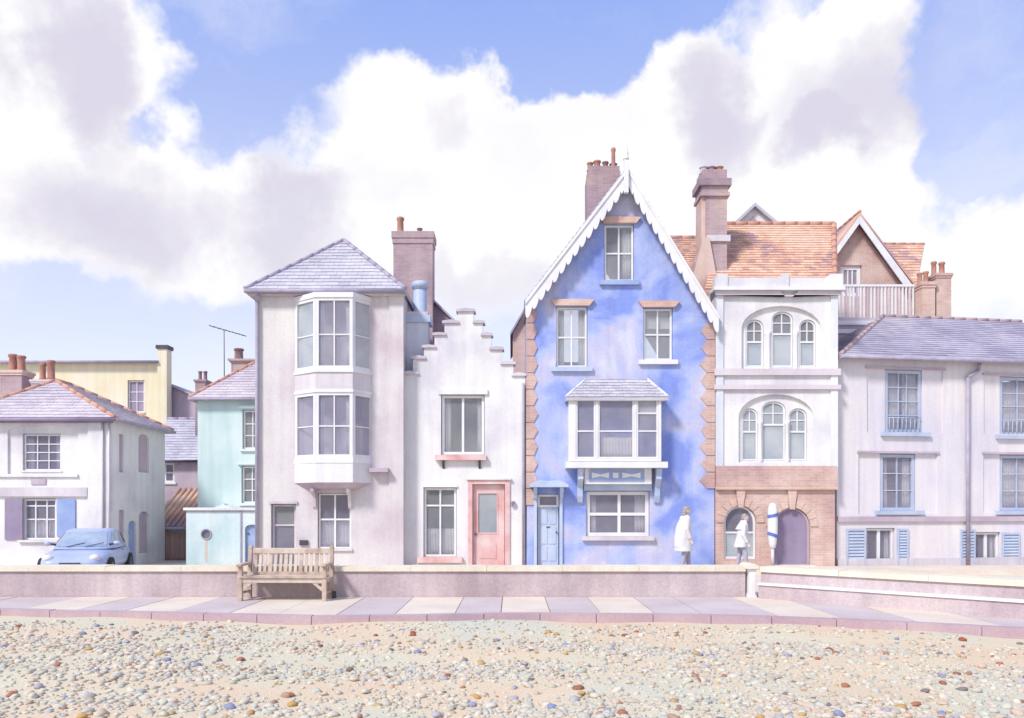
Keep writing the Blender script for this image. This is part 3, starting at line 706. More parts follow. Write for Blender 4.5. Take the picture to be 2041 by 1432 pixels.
ro = slab(MB(), [f(xl, -.2, ze + .02), f(xr, -.2, ze + .02), f(xr, 2.3, zt), f(xl, 2.3, zt)], .08).build('roof', 'clay', h)
x = xl
while x < xr - .05:                                              # pantiles run in ribs up the slope
    MB().tube(f(x + .1, -.24, ze + .04), f(x + .1, 2.3, zt + .02), .06, None, 8).build('pantile_rib', 'clay', ro); x += .2
gutter(h, f(xl, -.27, ze - .02), f(xr, -.27, ze - .02), 'mauvepipe', .045)

# ------------------------------------------------------------------ mint green house and its annexe
f = Fr(25.2); h = root('mint_house', (f.x(455), 27, 0), 'mint green house with hipped slate roof beside the tall pale house', 'house')
xl, xr, ze = f.x(394), f.x(560), f.z(795)
r1 = f.R(484, 818, 520, 895); r2 = f.R(482, 930, 520, 1003)
mb = MB().prism(f, rect(xl, xr, 0, ze), [rect(*grow(r1, GAP)), rect(*grow(r2, GAP))], 0, .3); shell(mb, f, xl, xr, ze, 4.4); mb.build('wall', 'mint', h)
for r in (r1, r2):
    window(h, f, r, 2, 3, .05, .03, .08, 'paint', 'paneg', sill=(.08, .08, .07, 'mintw'))
    MB().box(f, r[0] - .12, r[1] + .1, -.09, -.003, r[3] + .05, r[3] + .14).build('hood', 'mintw', h)
A = f(Fr(27.2).x(530), 2.0, Fr(27.2).z(712)); B = A + Vector((1.0, 0, 0)); ov = .2
E = [f(xl - ov, -ov, ze), f(xr, -ov, ze), f(xr, 4.4, ze), f(xl - ov, 4.4, ze)]
roof(h, [[E[0], E[1], B, A], [E[3], E[0], A], [E[2], E[3], A, B]], 'slatep', hips=[(E[0], A), (E[3], A)], shown=(0, 1))
gutter(h, E[0] + Vector((0, -.04, -.04)), E[1] + Vector((0, -.04, -.04)), 'mauvepipe')
fc = Fr(26.9)
ch = chimney(h, fc, fc.x(461), fc.x(512), 0, .6, f.z(800), fc.z(716), 'brick', .12, .09, None, [(fc.x(470), fc.z(692) - fc.z(716), .16, 'potm')])
fc = Fr(28.4); chimney(h, fc, fc.x(389), fc.x(409), 0, .5, f.z(850), fc.z(757), 'brickd', .1, .05, None, [(fc.x(393.5), fc.z(738) - fc.z(757), .07, 'potm'), (fc.x(404), fc.z(738) - fc.z(757), .07, 'potm')])
fa = Fr(26.6)
g = root('tv_aerial', fa(fa.x(445), .1, fa.z(750)), 'thin dark television aerial on mast above the mint house roof', 'aerial')
MB().tube(fa(fa.x(445), .1, fa.z(775)), fa(fa.x(444.5), .1, fa.z(656)), .018, .014, 6).build('mast', 'dark', g)
bm_ = MB().tube(fa(fa.x(415), .1, fa.z(648)), fa(fa.x(488), .1, fa.z(669)), .014, None, 6).build('boom', 'dark', g)
for t in (.06, .2, .34, .5, .68, .86, .97):
    p = fa(fa.x(415), .1, fa.z(648)).lerp(fa(fa.x(488), .1, fa.z(669)), t)
    MB().tube(p + Vector((0, -.22 + .05 * t, 0)), p + Vector((0, .22 - .05 * t, 0)), .007, None, 5).build('element', 'dark', bm_)
f = Fr(22.9); h = root('mint_annexe', (f.x(438), 23.8, 0), 'low flat-topped pale mint annexe with round porthole', 'annexe')
xl, xr, ze = f.x(371), f.x(545), f.z(1019)
pc_ = (f.x(411), f.z(1065)); pr = .125
circ = [(pc_[0] + pr * math.cos(2 * math.pi * i / 20), pc_[1] + pr * math.sin(2 * math.pi * i / 20)) for i in range(20)]
rd = f.R(488, 1046, 516, 1131)
mb = MB().prism(f, rect(xl, xr, 0, ze), [circ, arch(rd[0], rd[1], .05, rd[3] - .12, rd[3], 8)], 0, .25); mb.box(f, xl, xl + .2, .25, 2.2, 0, ze); mb.box(f, xr - .2, xr, .25, 2.2, 0, ze); mb.box(f, xl + .2, xr - .2, 2.0, 2.2, 0, ze); mb.box(f, xl, xr, .0, 2.2, ze - .01, ze + .02)
mb.build('wall', 'mintw', h)
MB().box(f, xl - .06, xr + .05, -.07, 2.25, ze + .023, ze + .1).build('coping', 'white', h)
MB().box(f, f.x(479), f.x(482), -.03, -.002, .02, ze).build('cover_strip', 'mauvepipe', h)
ring = [(pc_[0] + (pr + .03) * math.cos(2 * math.pi * i / 20), pc_[1] + (pr + .03) * math.sin(2 * math.pi * i / 20)) for i in range(20)]
pw_ = MB().prism(f, ring, [circ], -.03, .05).build('porthole', 'mauvepipe', h)
MB().prism(f, [(pc_[0] + (a - pc_[0]) * .99, pc_[1] + (b - pc_[1]) * .99) for a, b in circ], [], .03, .04).build('pane', 'pane', pw_)
MB().prism(f, [(f.x(408), f.z(1118)), (f.x(413), f.z(1122)), (f.x(414), f.z(1077)), (f.x(409), f.z(1077))], [], -.003, -.0005).build('rust_streak', 'rust', h)
dd = MB().prism(f, arch(rd[0] + .01, rd[1] - .01, .06, rd[3] - .12, rd[3] - .01, 8), [], .08, .14).build('door', 'paintb', h)
MB().ell(f(rd[0] + .08, .06, 1.0), (.025, .025, .025)).build('handle', 'dark', dd)
MB().prism(f, [(f.x(418), ze + .1), (f.x(456), ze + .1), (f.x(450), ze + .14), (f.x(441), ze + .16), (f.x(437), ze + .22), (f.x(432), ze + .16), (f.x(424), ze + .14)], [], .3, .6).build('roof_vent', 'mintw', h)

# ------------------------------------------------------------------ tall pale house with the two-storey oriel
f = Fr(22.3); h = root('tall_pale_house', (f.x(655), 24.5, 0), 'tall pale pinkish grey house with two-storey white oriel bay', 'house')
xl, xr, ze = f.x(509), f.x(803), f.z(583)
rd = f.R(541, 1006, 589, 1130, .0); rw = f.R(634, 984, 699, 1094)
rd = (rd[0], rd[1], .09, rd[3])
mb = MB().prism(f, rect(xl, xr, 0, ze), [rect(*grow(rd, GAP)), rect(*grow(rw, GAP))], 0, .3); shell(mb, f, xl, xr, ze, 7); mb.build('wall', 'pale', h)
dr = window(h, f, rd, 1, [.68], .06, .05, .1, 'lilac', 'pane', name='door', pm=['pane', 'paneg'])
MB().box(f, rd[0] - .06, rd[1] + .06, -.05, -.003, rd[3] + .02, rd[3] + .09).build('door_hood', 'lilac', h)
window(h, f, rw, 2, [.53], .045, .05, .08, 'paint', 'pane', sill=(.05, .06, .06, 'pale'), curtain=[('net', .5)])
MB().box(f, f.x(598), f.x(614), -.07, -.003, f.z(1087), f.z(1077)).build('meter_box', 'dark', h)
MB().box(f, f.x(739), f.x(776), -.28, -.003, f.z(942), f.z(934)).build('bracket_shelf', 'niche', h)
MB().box(f, f.x(776), xr + .02, -.05, -.003, 0, ze - .03).build('pilaster', 'pale', h)
# oriel
yb = -.55; fb = Fr(22.3 + yb)
a0, a1 = f.x(588), f.x(739); b0, b1 = fb.x(629), fb.x(703)
def plan(g=0.): return [(a0 - g, -.003), (b0 - g * .6, yb - g), (b1 + g * .6, yb - g), (a1 + g, -.003)]
def band(name, py0, py1, g, m):
    return MB().prism(f, plan(g), [], fb.z(py1), fb.z(py0), 'xy').build(name, m, h)
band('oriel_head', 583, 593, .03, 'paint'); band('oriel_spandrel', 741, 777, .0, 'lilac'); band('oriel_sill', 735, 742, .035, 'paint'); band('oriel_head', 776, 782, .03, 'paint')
band('oriel_sill', 912, 923, .03, 'paint'); band('oriel_apron', 923, 962, .015, 'white')
top = [f(x, y, fb.z(962)) for x, y in plan(.015)]; bot = [f((x - (a0 + a1) / 2) * .72 + (a0 + a1) / 2, y * .72, fb.z(974)) for x, y in plan(0)]
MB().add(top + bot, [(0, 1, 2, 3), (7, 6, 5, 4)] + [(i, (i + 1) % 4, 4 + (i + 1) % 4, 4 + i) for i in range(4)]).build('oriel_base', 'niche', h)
fl = Fr(o=f(a0, 0, 0), u=(f(b0, yb, 0) - f(a0, 0, 0)), n=(0, 1, 0)); fl.n = Vector((-fl.u.y, fl.u.x, 0)); 
frr = Fr(o=f(b1, yb, 0), u=(f(a1, 0, 0) - f(b1, yb, 0)), n=(0, 1, 0)); frr.n = Vector((-frr.u.y, frr.u.x, 0))
lw = (f(b0, yb, 0) - f(a0, 0, 0)).length
for (p0, p1, mp_) in ((593, 735, 'pane'), (782, 912, 'paned')):
    z0, z1 = fb.z(p1) - .002, fb.z(p0) + .002
    window(h, fb, (b0, b1, z0, z1), 2, [.48], .085, .035, .0, 'paint', mp_, curtain=[('sides', .12)])
    window(h, fl, (0.01, lw - .012, z0, z1), 1, [.48], .085, .03, .0, 'paint', 'panel' if p0 < 600 else mp_)
    window(h, frr, (0.012, lw - .01, z0, z1), 1, [.48], .085, .03, .0, 'paint', 'panel' if p0 < 600 else mp_)
for px in (628, 698):
    fs = Fr(o=(f.x(px), 22.3, 0), u=(0, -1, 0), n=(1, 0, 0)); zt = fb.z(974)
    MB().prism(fs, [(.003, zt), (.38, zt), (.36, zt - .08), (.14, zt - .2), (.07, zt - .5), (.003, zt - .56)], [], -.045, .045).build('oriel_bracket', 'pale', h)
MB().tube(f(f.x(514), -.09, 0), f(f.x(514), -.09, f.z(604)), .05, None, 10).build('downpipe', 'mauvepipe', h)
MB().tube(f(f.x(514), -.09, f.z(604)), f(f.x(522), -.18, f.z(590)), .05, None, 10).build('downpipe', 'mauvepipe', h)
ov = .22; ze2 = ze + .02
E = [f(xl - ov, -ov, ze2), f(xr + .1, -ov, ze2), f(xr + .1, 7, ze2), f(xl - ov, 7, ze2)]
A = f(Fr(24.3).x(685), 2.0, Fr(24.3).z(480)); B = A + Vector((0, 3, 0))
roof(h, [[E[0], E[1], A], [E[1], E[2], B, A], [E[2], E[3], B], [E[3], E[0], A, B]], 'slate', .3, .2, hips=[(E[0], A), (E[1], A)], mh='mauvepipe', shown=(0, 1, 3), hr=.07)
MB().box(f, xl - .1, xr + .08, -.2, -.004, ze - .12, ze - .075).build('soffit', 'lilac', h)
gutter(h, E[0] + Vector((0, -.05, -.05)), E[1] + Vector((0, -.05, -.05)), 'mauvepipe', .06)

# ------------------------------------------------------------------ brown brick house behind, only its big stack and roof seen
f = Fr(28.5); h = root('brown_brick_house', (f.x(850), 31, 0), 'brown brick house behind the stepped gable, with massive chimney stack', 'house')
z1 = f.z(462)
MB().prism(f, [(f.x(760), 0), (f.x(960), 0), (f.x(960), f.z(690)), (f.x(866), f.z(598)), (f.x(760), f.z(598))], [], .5, 5).build('wall', 'brickd', h)
roof(h, [[f(f.x(864), .35, f.z(593)), f(f.x(975), .35, f.z(700)), f(f.x(975), 5, f.z(700)), f(f.x(864), 5, f.z(593))], [f(f.x(864), .35, f.z(593)), f(f.x(740), .35, f.z(593)), f(f.x(740), 5, f.z(593)), f(f.x(864), 5, f.z(593))]], 'slated', shown=())
ch = chimney(h, f, f.x(784), f.x(862), 0, .8, f.z(720), z1, 'brick', .42, .06, None, [(f.x(795), f.z(426) - z1, .13, 'terracotta'), (f.x(834), f.z(448) - z1, .1, 'potm')])

# ------------------------------------------------------------------ white cottage with crow-stepped gable
f = F0; h = root('stepped_gable_cottage', (f.x(922), 24.5, 0), 'white cottage with crow-stepped gable and coral door', 'house')
steps = [(800, 747), (823, 747), (823, 716), (845, 716), (845, 694), (866, 694), (866, 669), (886, 669), (886, 645), (913, 645), (913, 622), (944, 622),
         (944, 645), (962, 645), (962, 670), (979, 670), (979, 698), (1001, 698), (1001, 727), (1023, 727), (1023, 750), (1047, 750)]
outer = [(f.x(1047), 0), (f.x(800), 0)] if False else [(f.x(800), 0), (f.x(1047), 0)] + [(f.x(a), f.z(b)) for a, b in reversed(steps)]
rW = f.R(880, 788, 965, 906); rD = f.R(942, 966, 1006, 1130); rF = f.R(845, 973, 909, 1110)
rD = (rD[0], rD[1], .09, rD[3])
mb = MB().prism(f, outer, [rect(*grow(rW, GAP)), rect(*grow(rD, GAP)), rect(*grow(rF, GAP))], 0, .3); shell(mb, f, f.x(803), f.x(1046), f.z(752), 6); mb.build('wall', 'white', h)
for (a, b, c_) in ((796, 835, 747), (819, 849, 716), (841, 869, 694), (862, 889, 669), (881, 915, 645), (909, 948, 622), (942, 967, 645), (958, 983, 670), (975, 1005, 698), (997, 1028, 727), (1019, 1049, 750)):
    MB().prism(f, [(f.x(a), f.z(c_) + .002), (f.x(b), f.z(c_) + .002), (f.x(b) - .01, f.z(c_) + .07), ((f.x(a) + f.x(b)) / 2, f.z(c_) + .085 + rnd.uniform(0, .02)), (f.x(a) + .01, f.z(c_) + .07)], [], -.06, .36).build('coping_stone', 'lilac', h)
zr = f.z(650); zl = f.z(752); xm = f.x(928)
roof(h, [[f(f.x(815), .32, zl), f(xm, .32, zr - .5), f(xm, 6, zr - .5), f(f.x(815), 6, zl)], [f(f.x(1046), .32, zl), f(xm, .32, zr - .5), f(xm, 6, zr - .5), f(f.x(1046), 6, zl)]], 'slated', shown=())
window(h, f, rW, 2, 1, .075, .07, .09, 'paint', 'paneg', curtain=[('left', .14), ('right', .1)])
MB().box(f, f.x(874), f.x(972), -.06, -.003, f.z(788) + .02, f.z(777)).build('hood', 'white', h)
sl = MB().box(f, f.x(868), f.x(969), -.16, -.003, f.z(918), f.z(907.5)).build('flower_ledge', 'coral', h)
for px in (882, 954): MB().prism(Fr(o=(f.x(px), D0, 0), u=(0, -1, 0), n=(1, 0, 0)), [(.003, f.z(918) - .002), (.14, f.z(918) - .002), (.05, f.z(931)), (.003, f.z(935))], [], 0, .06).build('bracket', 'dark', sl)
window(h, f, rF, 2, [.76], .06, .05, .08, 'paint', 'paneg', sill=(.18, .17, .12, 'coral'), curtain=[('net', .4)])
MB().box(f, rF[0] - .03, rF[1] + .04, -.05, -.003, rF[3] + .02, rF[3] + .07).build('hood', 'paint', h)
dr = MB().prism(f, rect(rD[0] + .01, rD[1] - .01, .1, rD[3] - .01), [rect(*grow(f.R(953, 984, 990, 1062), .0))], .08, .13).build('door', 'coral', h)
r = f.R(953, 984, 990, 1062); MB().box(f, r[0] - .003, r[1] + .003, .1, .108, r[2] - .003, r[3] + .003).build('pane', 'panel', dr)
MB().prism(f, rect(*grow(r, .035)), [rect(*grow(r, -.0))], .066, .079).build('moulding', 'coral', dr)
MB().box(f, f.x(955), f.x(989), .068, .079, .3, .75).build('door_panel', 'coral', dr)
MB().ell(f(f.x(946) + .03, .05, 1.0), (.03, .03, .03)).build('handle', 'dark', dr)
MB().prism(f, [(f.x(933), .09), (rD[0] - .004, .09), (rD[0] - .004, rD[3] + .004), (rD[1] + .004, rD[3] + .004), (rD[1] + .004, .09), (f.x(1016), .09), (f.x(1016), f.z(957)), (f.x(933), f.z(957))], [], -.05, .08).build('door_surround', 'coral', h)
MB().box(f, f.x(930), f.x(1019), -.1, -.003, f.z(957) + .002, f.z(953)).build('door_hood', 'white', h)
MB().prism(Fr(D0 - .07), [(f.x(1023) + .075 * math.cos(i * .393), f.z(1005) + .09 * math.sin(i * .393)) for i in range(16)], [[(f.x(1023) + .05 * math.cos(i * .393), f.z(1005) + .062 * math.sin(i * .393)) for i in range(16)]], 0, .067).build('wall_lamp', 'mauvepipe', h)
MB().tube(f(f.x(1043), -.06, 0), f(f.x(1043), -.06, f.z(765)), .035, None, 8).build('downpipe', 'mauvepipe', h)
fc = Fr(D0 + .45)
ch = MB().box(fc, fc.x(810), fc.x(853), 0, .6, 2, fc.z(643)).build('chimney', 'white_blue', h)
MB().box(fc, fc.x(804), fc.x(858), -.07, .67, fc.z(643), fc.z(629)).build('cap', 'paleb', ch)
MB().box(fc, fc.x(807), fc.x(853), -.04, .64, fc.z(629), fc.z(622)).build('flaunching', 'lilac', ch)
c0 = fc(fc.x(835), .3, fc.z(622)); hh = fc.z(557) - fc.z(622)
MB().lathe(c0, [(.22, 0), (.22, hh * .04), (.2, hh * .08), (.2, hh * .7), (.17, hh * .76), (.15, hh * .78), (.24, hh * .8), (.25, hh * .95), (.2, hh), (.1, hh)], 16).build('chimney_pot', 'paleb', ch)

# ------------------------------------------------------------------ the blue gabled house
f = F0; h = root('blue_gabled_house', (f.x(1237), 25.5, 0), 'tall blue house with steep gable and scalloped white bargeboards', 'house')
outer = [(f.x(1049), 0), (f.x(1424), 0), (f.x(1424), f.z(628)), (f.x(1249), f.z(358)), (f.x(1052), f.z(606))]
rA = f.R(1205, 448, 1263, 560); rB = f.R(1109, 612, 1170, 732); rC = f.R(1283, 615, 1340, 718); rG = f.R(1169, 980, 1294, 1069); rD = f.R(1071, 986, 1114, 1130)
rD = (rD[0], rD[1], .09, rD[3])
mb = MB().prism(f, outer, [rect(*grow(r, GAP)) for r in (rA, rB, rC, rG, rD)], 0, .3); shell(mb, f, f.x(1049), f.x(1424), f.z(630), 7.5); mb.build('wall', 'blue', h)
for r, sm, pmx in ((rA, 'paintb', [('right', .3)]), (rB, 'paleb', [('sides', .2)]), (rC, 'paint', [('blind', .36)])):
    window(h, f, r, 2, [.5], .055, .045, .07, 'paint', 'paneg', sill=(.15, .13, .1, sm), curtain=pmx)
    xa, xb, zt = r[0], r[1], r[3] + .02
    MB().prism(f, [(xa - .04, zt), (xb + .06, zt), (xb + .2, zt + .16), (xb + .12, zt + .17), ((xa + xb) / 2 + .04, zt + .18), ((xa + xb) / 2, zt + .21), ((xa + xb) / 2 - .04, zt + .18), (xa - .1, zt + .17), (xa - .16, zt + .16)], [], -.1, -.003).build('brick_hood', 'bricko', h)
window(h, f, rG, [.53], [.49], .1, .085, .08, 'paint', 'pane', sill=(.13, .12, .12, 'lilac'), curtain=[('right', .16), ('left', .1)])
# quoins
y = 612; k = 0
while y < 985:
    z1, z0 = f.z(y), f.z(y + 32)
    e = 1064 + rnd.uniform(-1.5, 1.5); t = 1071 + rnd.uniform(-1, 2)
    MB().prism(f, [(f.x(1048.5), z0 + .004), (f.x(e), z0 + .004), (f.x(t), (z0 + z1) / 2), (f.x(e), z1 - .004), (f.x(1048.5), z1 - .004)], [], -.035, -.002).build('quoin_block', 'brickr', h)
    e = 1407 + rnd.uniform(-2, 2); t = 1395 + rnd.uniform(-2, 3)
    if y > 630 and y < 960: MB().prism(f, [(f.x(1424.5), z0 + .004), (f.x(e), z0 + .004), (f.x(t), (z0 + z1) / 2), (f.x(e), z1 - .004), (f.x(1424.5), z1 - .004)], [], -.035, -.002).build('quoin_block', 'brickr', h)
    y += 33
# roof and bargeboards
yo = -.3; fo = Fr(D0 + yo)
AP = (fo.x(1250), fo.z(338)); LE = (fo.x(1047), fo.z(602)); RE = (fo.x(1432), fo.z(632))
up = .05
def P3(p, y, dz=0): return f(p[0], y, p[1] + dz)
roof(h, [[P3(LE, yo + .02, up), P3(AP, yo + .02, up), P3(AP, 7.6, up), P3(LE, 7.6, up)], [P3(RE, yo + .02, up), P3(AP, yo + .02, up), P3(AP, 7.6, up), P3(RE, 7.6, up)]], 'slate', shown=(0, 1), hips=[(P3(AP, yo + .05, up), P3(AP, 7.6, up))], mh='mauvepipe')
def barge(a, b, wd, ns, nm):
    a = Vector(a); b = Vector(b); n = 10
    top = [a, b]; bot = []
    d = Vector((0, -1))
    for s in range(ns):
        for i in range(n):
            t = (s + i / n) / ns
            if t < .05: continue
            am = wd + .17 * math.sin(math.pi * i / n) ** .6
            bot.append(a.lerp(b, t) + d * am)
    bot.append(b + d * (wd * .9))
    loop = [tuple(a)] + [tuple(a + d * wd)] + [tuple(p) for p in bot] + [tuple(b)]
    o = MB().prism(f, loop, [], yo - .05, yo).build('bargeboard', 'paint', h)
    # raised moulding along the top edge
    MB().prism(f, [tuple(a + Vector((0, .02))), tuple(a + d * .09), tuple(b + d * .09), tuple(b + Vector((0, .02)))], [], yo - .085, yo - .053).build('moulding', 'paint', o)
barge(AP, LE, .38, 15, 'l'); barge(AP, RE, .38, 15, 'r')
fx, fz = fo.x(1247), fo.z
MB().box(f, fx - .06, fx + .06, yo - .16, yo - .04, fz(388), fz(322)).build('finial_post', 'paint', h)
c0 = f(fx, yo - .1, fz(322)); MB().lathe(c0, [(.085, 0), (.085, .05), (.05, .09), (.07, .16), (.04, .26), (.012, .44), (.004, .5)], 10).build('finial_spike', 'paint', h)
fc = Fr(D0 + 2.4); zc = fc.z(330)
ch = chimney(h, fc, fc.x(1171), fc.x(1238), 0, .9, fc.z(470), zc, 'brickd', .3, -.04, None, [(fc.x(1179), .27, .1, 'terracotta'), (fc.x(1193), .33, .12, 'terracotta'), (fc.x(1210), .3, .1, 'potm'), (fc.x(1226), .24, .12, 'potm')])
pot(ch, fc(fc.x(1224), .2, zc), fc.z(290) - zc, .07, 'terracotta')
# oriel on the first floor
yb = -.5; fb = Fr(D0 + yb); x0, x1 = fb.x(1134), fb.x(1318)
rws = [fb.R(1148, 796, 1187, 914), fb.R(1192, 796, 1264, 914), fb.R(1269, 796, 1312, 914)]
zb0, zb1 = fb.z(920), fb.z(795)
bay = MB().prism(fb, rect(x0, x1, zb0, zb1), [rect(*grow(r, .004)) for r in rws], 0, .08)
bay.box(f, x0, x0 + .07, yb + .08, -.004, zb0, zb1); bay.box(f, x1 - .07, x1, yb + .08, -.004, zb0, zb1); bay.build('oriel', 'paint', h)
window(h, fb, rws[0], 1, [.46], .045, .04, .02, 'paint', 'pane'); window(h, fb, rws[1], 1, [.46], .045, .04, .02, 'paint', 'pane', curtain=[('net', .36)]); window(h, fb, rws[2], 1, [.46, .78], .045, .04, .02, 'paint', 'pane', curtain=[('blind', .24)])
e0, e1 = fb.x(1128), fb.x(1331); zt = f.z(757)
Eb = [f(e0, yb - .08, zb1 + .03), f(e1, yb - .08, zb1 + .03), f(f.x(1290), -.01, zt), f(f.x(1168), -.01, zt)]
rb = roof(h, [Eb, [f(e0, -.01, zb1 + .03), Eb[0], Eb[3]], [Eb[1], f(e1, -.01, zb1 + .03), Eb[2]]], M['slate'], .2, .13, hips=[(Eb[0], Eb[3]), (Eb[1], Eb[2])], mh='paint', hr=.035, shown=(0,))
MB().box(f, e0 + .02, e1 - .02, yb - .06, -.005, zb1 - .03, zb1 - .062 + .09).build('oriel_cornice', 'paint', h)
MB().box(f, fb.x(1128), fb.x(1330), yb - .09, -.004, fb.z(933), fb.z(921)).build('oriel_ledge', 'paint', h)
zf1, zf0 = fb.z(933) - .003, f.z(966)
fz_ = MB().box(f, f.x(1163), f.x(1295), -.3, -.004, zf0, zf1).build('frieze', 'paint', h)
ff = Fr(D0 - .3); q = ff.R(1174, 936, 1284, 960)
MB().box(ff, q[0], q[1], -.02, -.003, q[2], q[3]).build('frieze_panel', 'paintb', fz_)
zc = (q[2] + q[3]) / 2
def bow(xa, xb, hh, nk): return [(xa, zc - hh), ((xa + xb) / 2, zc - nk), (xb, zc - hh), (xb, zc + hh), ((xa + xb) / 2, zc + nk), (xa, zc + hh)]
L_ = q[1] - q[0]
for a, b, hh, nk in ((.05, .36, .085, .025), (.43, .53, .075, .075), (.6, .93, .085, .025)):
    MB().prism(ff, bow(q[0] + L_ * a, q[0] + L_ * b, hh, nk), [], -.045, -.021).build('carved_ornament', 'paint', fz_)
for px in (1150, 1303):
    fs = Fr(o=(f.x(px), D0, 0), u=(0, -1, 0), n=(1, 0, 0)); zt = zf1 - .002
    MB().prism(fs, [(.003, zt), (.5, zt), (.5, zt - .1), (.4, zt - .2), (.42, zt - .3), (.3, zt - .42), (.18, zt - .52), (.15, zt - .78), (.08, zt - .95), (.003, zt - .98)], [], 0, .15).build('oriel_bracket', 'paleb', h)
MB().box(f, f.x(1163), f.x(1298), -.1, -.004, rG[3] + .02, zf0 - .004).build('window_head', 'paleb', h)
# door
dr = MB().box(f, rD[0] + .01, rD[1] - .01, .1, .15, .1, rD[3] - .36).build('door', 'paleb', h)
dw = rD[1] - rD[0]; dz = rD[3] - .36
for a, b in ((.14, .46), (.56, .88)):
    for c_, d in ((.08, .32), (.37, .66), (.71, .96)):
        MB().box(f, rD[0] + dw * a, rD[0] + dw * b, .085, .099, .1 + (dz - .1) * c_, .1 + (dz - .1) * d).build('door_panel', 'paleb', dr)
MB().ell(f(rD[1] - .07, .07, 1.05), (.025, .025, .025)).build('door_knob', 'dark', dr); MB().box(f, rD[0] + dw * .42, rD[0] + dw * .6, .08, .099, 1.18, 1.21).build('letter_box', 'dark', dr)
fanl = MB().prism(f, rect(rD[0], rD[1], dz + .0, rD[3]), [rect(rD[0] + .07, rD[1] - .07, dz + .06, rD[3] - .06)], .06, .13).build('fanlight', 'paint', h)
MB().box(f, rD[0] + .066, rD[1] - .066, .09, .1, dz + .056, rD[3] - .056).build('pane', 'pane', fanl)
for (a, b) in ((1064, 1070), (1115, 1121)): MB().box(f, f.x(a), f.x(b), -.06, -.003, .09, f.z(988)).build('door_jamb', 'paleb', h)
zt = f.z(972)
MB().prism(f, [(f.x(1056), zt), (f.x(1131), zt), (f.x(1131), zt + .06), (f.x(1124), zt + .13), (f.x(1110), zt + .2), (f.x(1093), zt + .17), (f.x(1075), zt + .2), (f.x(1062), zt + .13), (f.x(1054), zt + .06)], [], -.45, -.003).build('door_canopy', 'paleb', h)
for px in (1063, 1115):
    fs = Fr(o=(f.x(px), D0, 0), u=(0, -1, 0), n=(1, 0, 0))
    MB().prism(fs, [(.003, zt - .002), (.36, zt - .002), (.34, zt - .12), (.2, zt - .18), (.14, zt - .3), (.003, zt - .36)], [], 0, .1).build('canopy_bracket', 'paleb', h)
# orange brick rear wing
fr_ = Fr(D0 + 2.2)
wg = MB().prism(fr_, [(fr_.x(1022), 0), (fr_.x(1090), 0), (fr_.x(1090), fr_.z(590)), (fr_.x(1058), fr_.z(600)), (fr_.x(1022), fr_.z(664))], [], 0, 4).build('rear_wing', 'bricko', h)
slab(MB(), [fr_(fr_.x(1017), -.15, fr_.z(665)), fr_(fr_.x(1062), -.15, fr_.z(586)), fr_(fr_.x(1062), 4, fr_.z(586)), fr_(fr_.x(1017), 4, fr_.z(665))], .1).build('verge', 'mauvepipe', wg)

# ------------------------------------------------------------------ white shop house with brick ground floor
f = Fr(22.6); h = root('arched_window_shop', (f.x(1545), 25, 0), 'white shop house with triple arched windows over a brick ground floor', 'house')
xl, xr = f.x(1427), f.x(1664); zp = f.z(575); zg = f.z(930); zb = f.z(970)
up_, lo_ = [], []
for (a, b, t) in ((1489, 1524, 636), (1541, 1583, 620), (1596, 1629, 636)): up_.append((f.x(a), f.x(b), f.z(730), f.z(t + 16), f.z(t), f.z(t + 44)))
for (a, b, t) in ((1481, 1513, 814), (1521, 1568, 800), (1575, 1611, 814)): lo_.append((f.x(a), f.x(b), f.z(918), f.z(t + 16), f.z(t), f.z(t + 46)))
ou = arch(f.x(1478), f.x(1637), f.z(736), f.z(655), f.z(610), 14); ol = arch(f.x(1472), f.x(1622), f.z(922), f.z(832), f.z(786), 14)
mb = MB().prism(f, rect(xl, xr, zg, zp), [ou, ol], 0, .1)
mb.prism(f, rect(xl, xr, zg, zp), [arch(a - .01, b + .01, c_ - .01, d, e + .01, 10) for (a, b, c_, d, e, g_) in up_ + lo_], .101, .3)
shell(mb, f, xl, xr, zp, 7); mb.build('wall', 'white', h)
for (a, b, c_, d, e, g_) in up_: arched_light(h, f, a, b, c_, d, e, g_, 'paint', 'paneg', 'panel', .045, .14)
for (a, b, c_, d, e, g_) in lo_: arched_light(h, f, a, b, c_, d, e, g_, 'paint', 'panel', 'panel', .045, .14)
for px in (1533, 1588): MB().lathe(f(f.x(px), .09, f.z(742)), [(.03, 0), (.07, .06), (.07, .12), (.055, .18), (.055, 1.05), (.07, 1.1), (.07, 1.18)], 10).build('colonnette', 'paint', h)
for px in (1517, 1571): MB().lathe(f(f.x(px), .09, f.z(924)), [(.03, 0), (.07, .06), (.07, .12), (.05, .18), (.05, 1.1), (.07, 1.15), (.07, 1.22)], 10).build('colonnette', 'paint', h)
for (p0, p1) in ((736, 749), (768, 777)): MB().box(f, xl - .05, xr + .14, -.09, -.003, f.z(p1), f.z(p0)).build('string_course', 'slatep', h)
for (a, b) in ((1428, 1441), (1655, 1669)): MB().box(f, f.x(a), f.x(b), -.045, -.003, zb + .003, zp - .03).build('pilaster', 'white_blue', h)
MB().prism(f, [(xl - .03, zp - .22), (xr + .1, zp - .22), (xr + .14, zp - .1), (f.x(1589), zp - .1), (f.x(1578), zp - .26), (f.x(1562), zp - .26), (f.x(1553), zp - .1), (xl - .06, zp - .1)][::1], [], -.12, -.047).build('cornice', 'slatep', h)
MB().box(f, xl - .1, xr + .22, -.2, .35, zp - .095, zp + .0).build('cornice', 'paint', h)
MB().box(f, xl - .04, xr + .12, -.1, .25, zp + .003, f.z(556)).build('parapet', 'white', h)
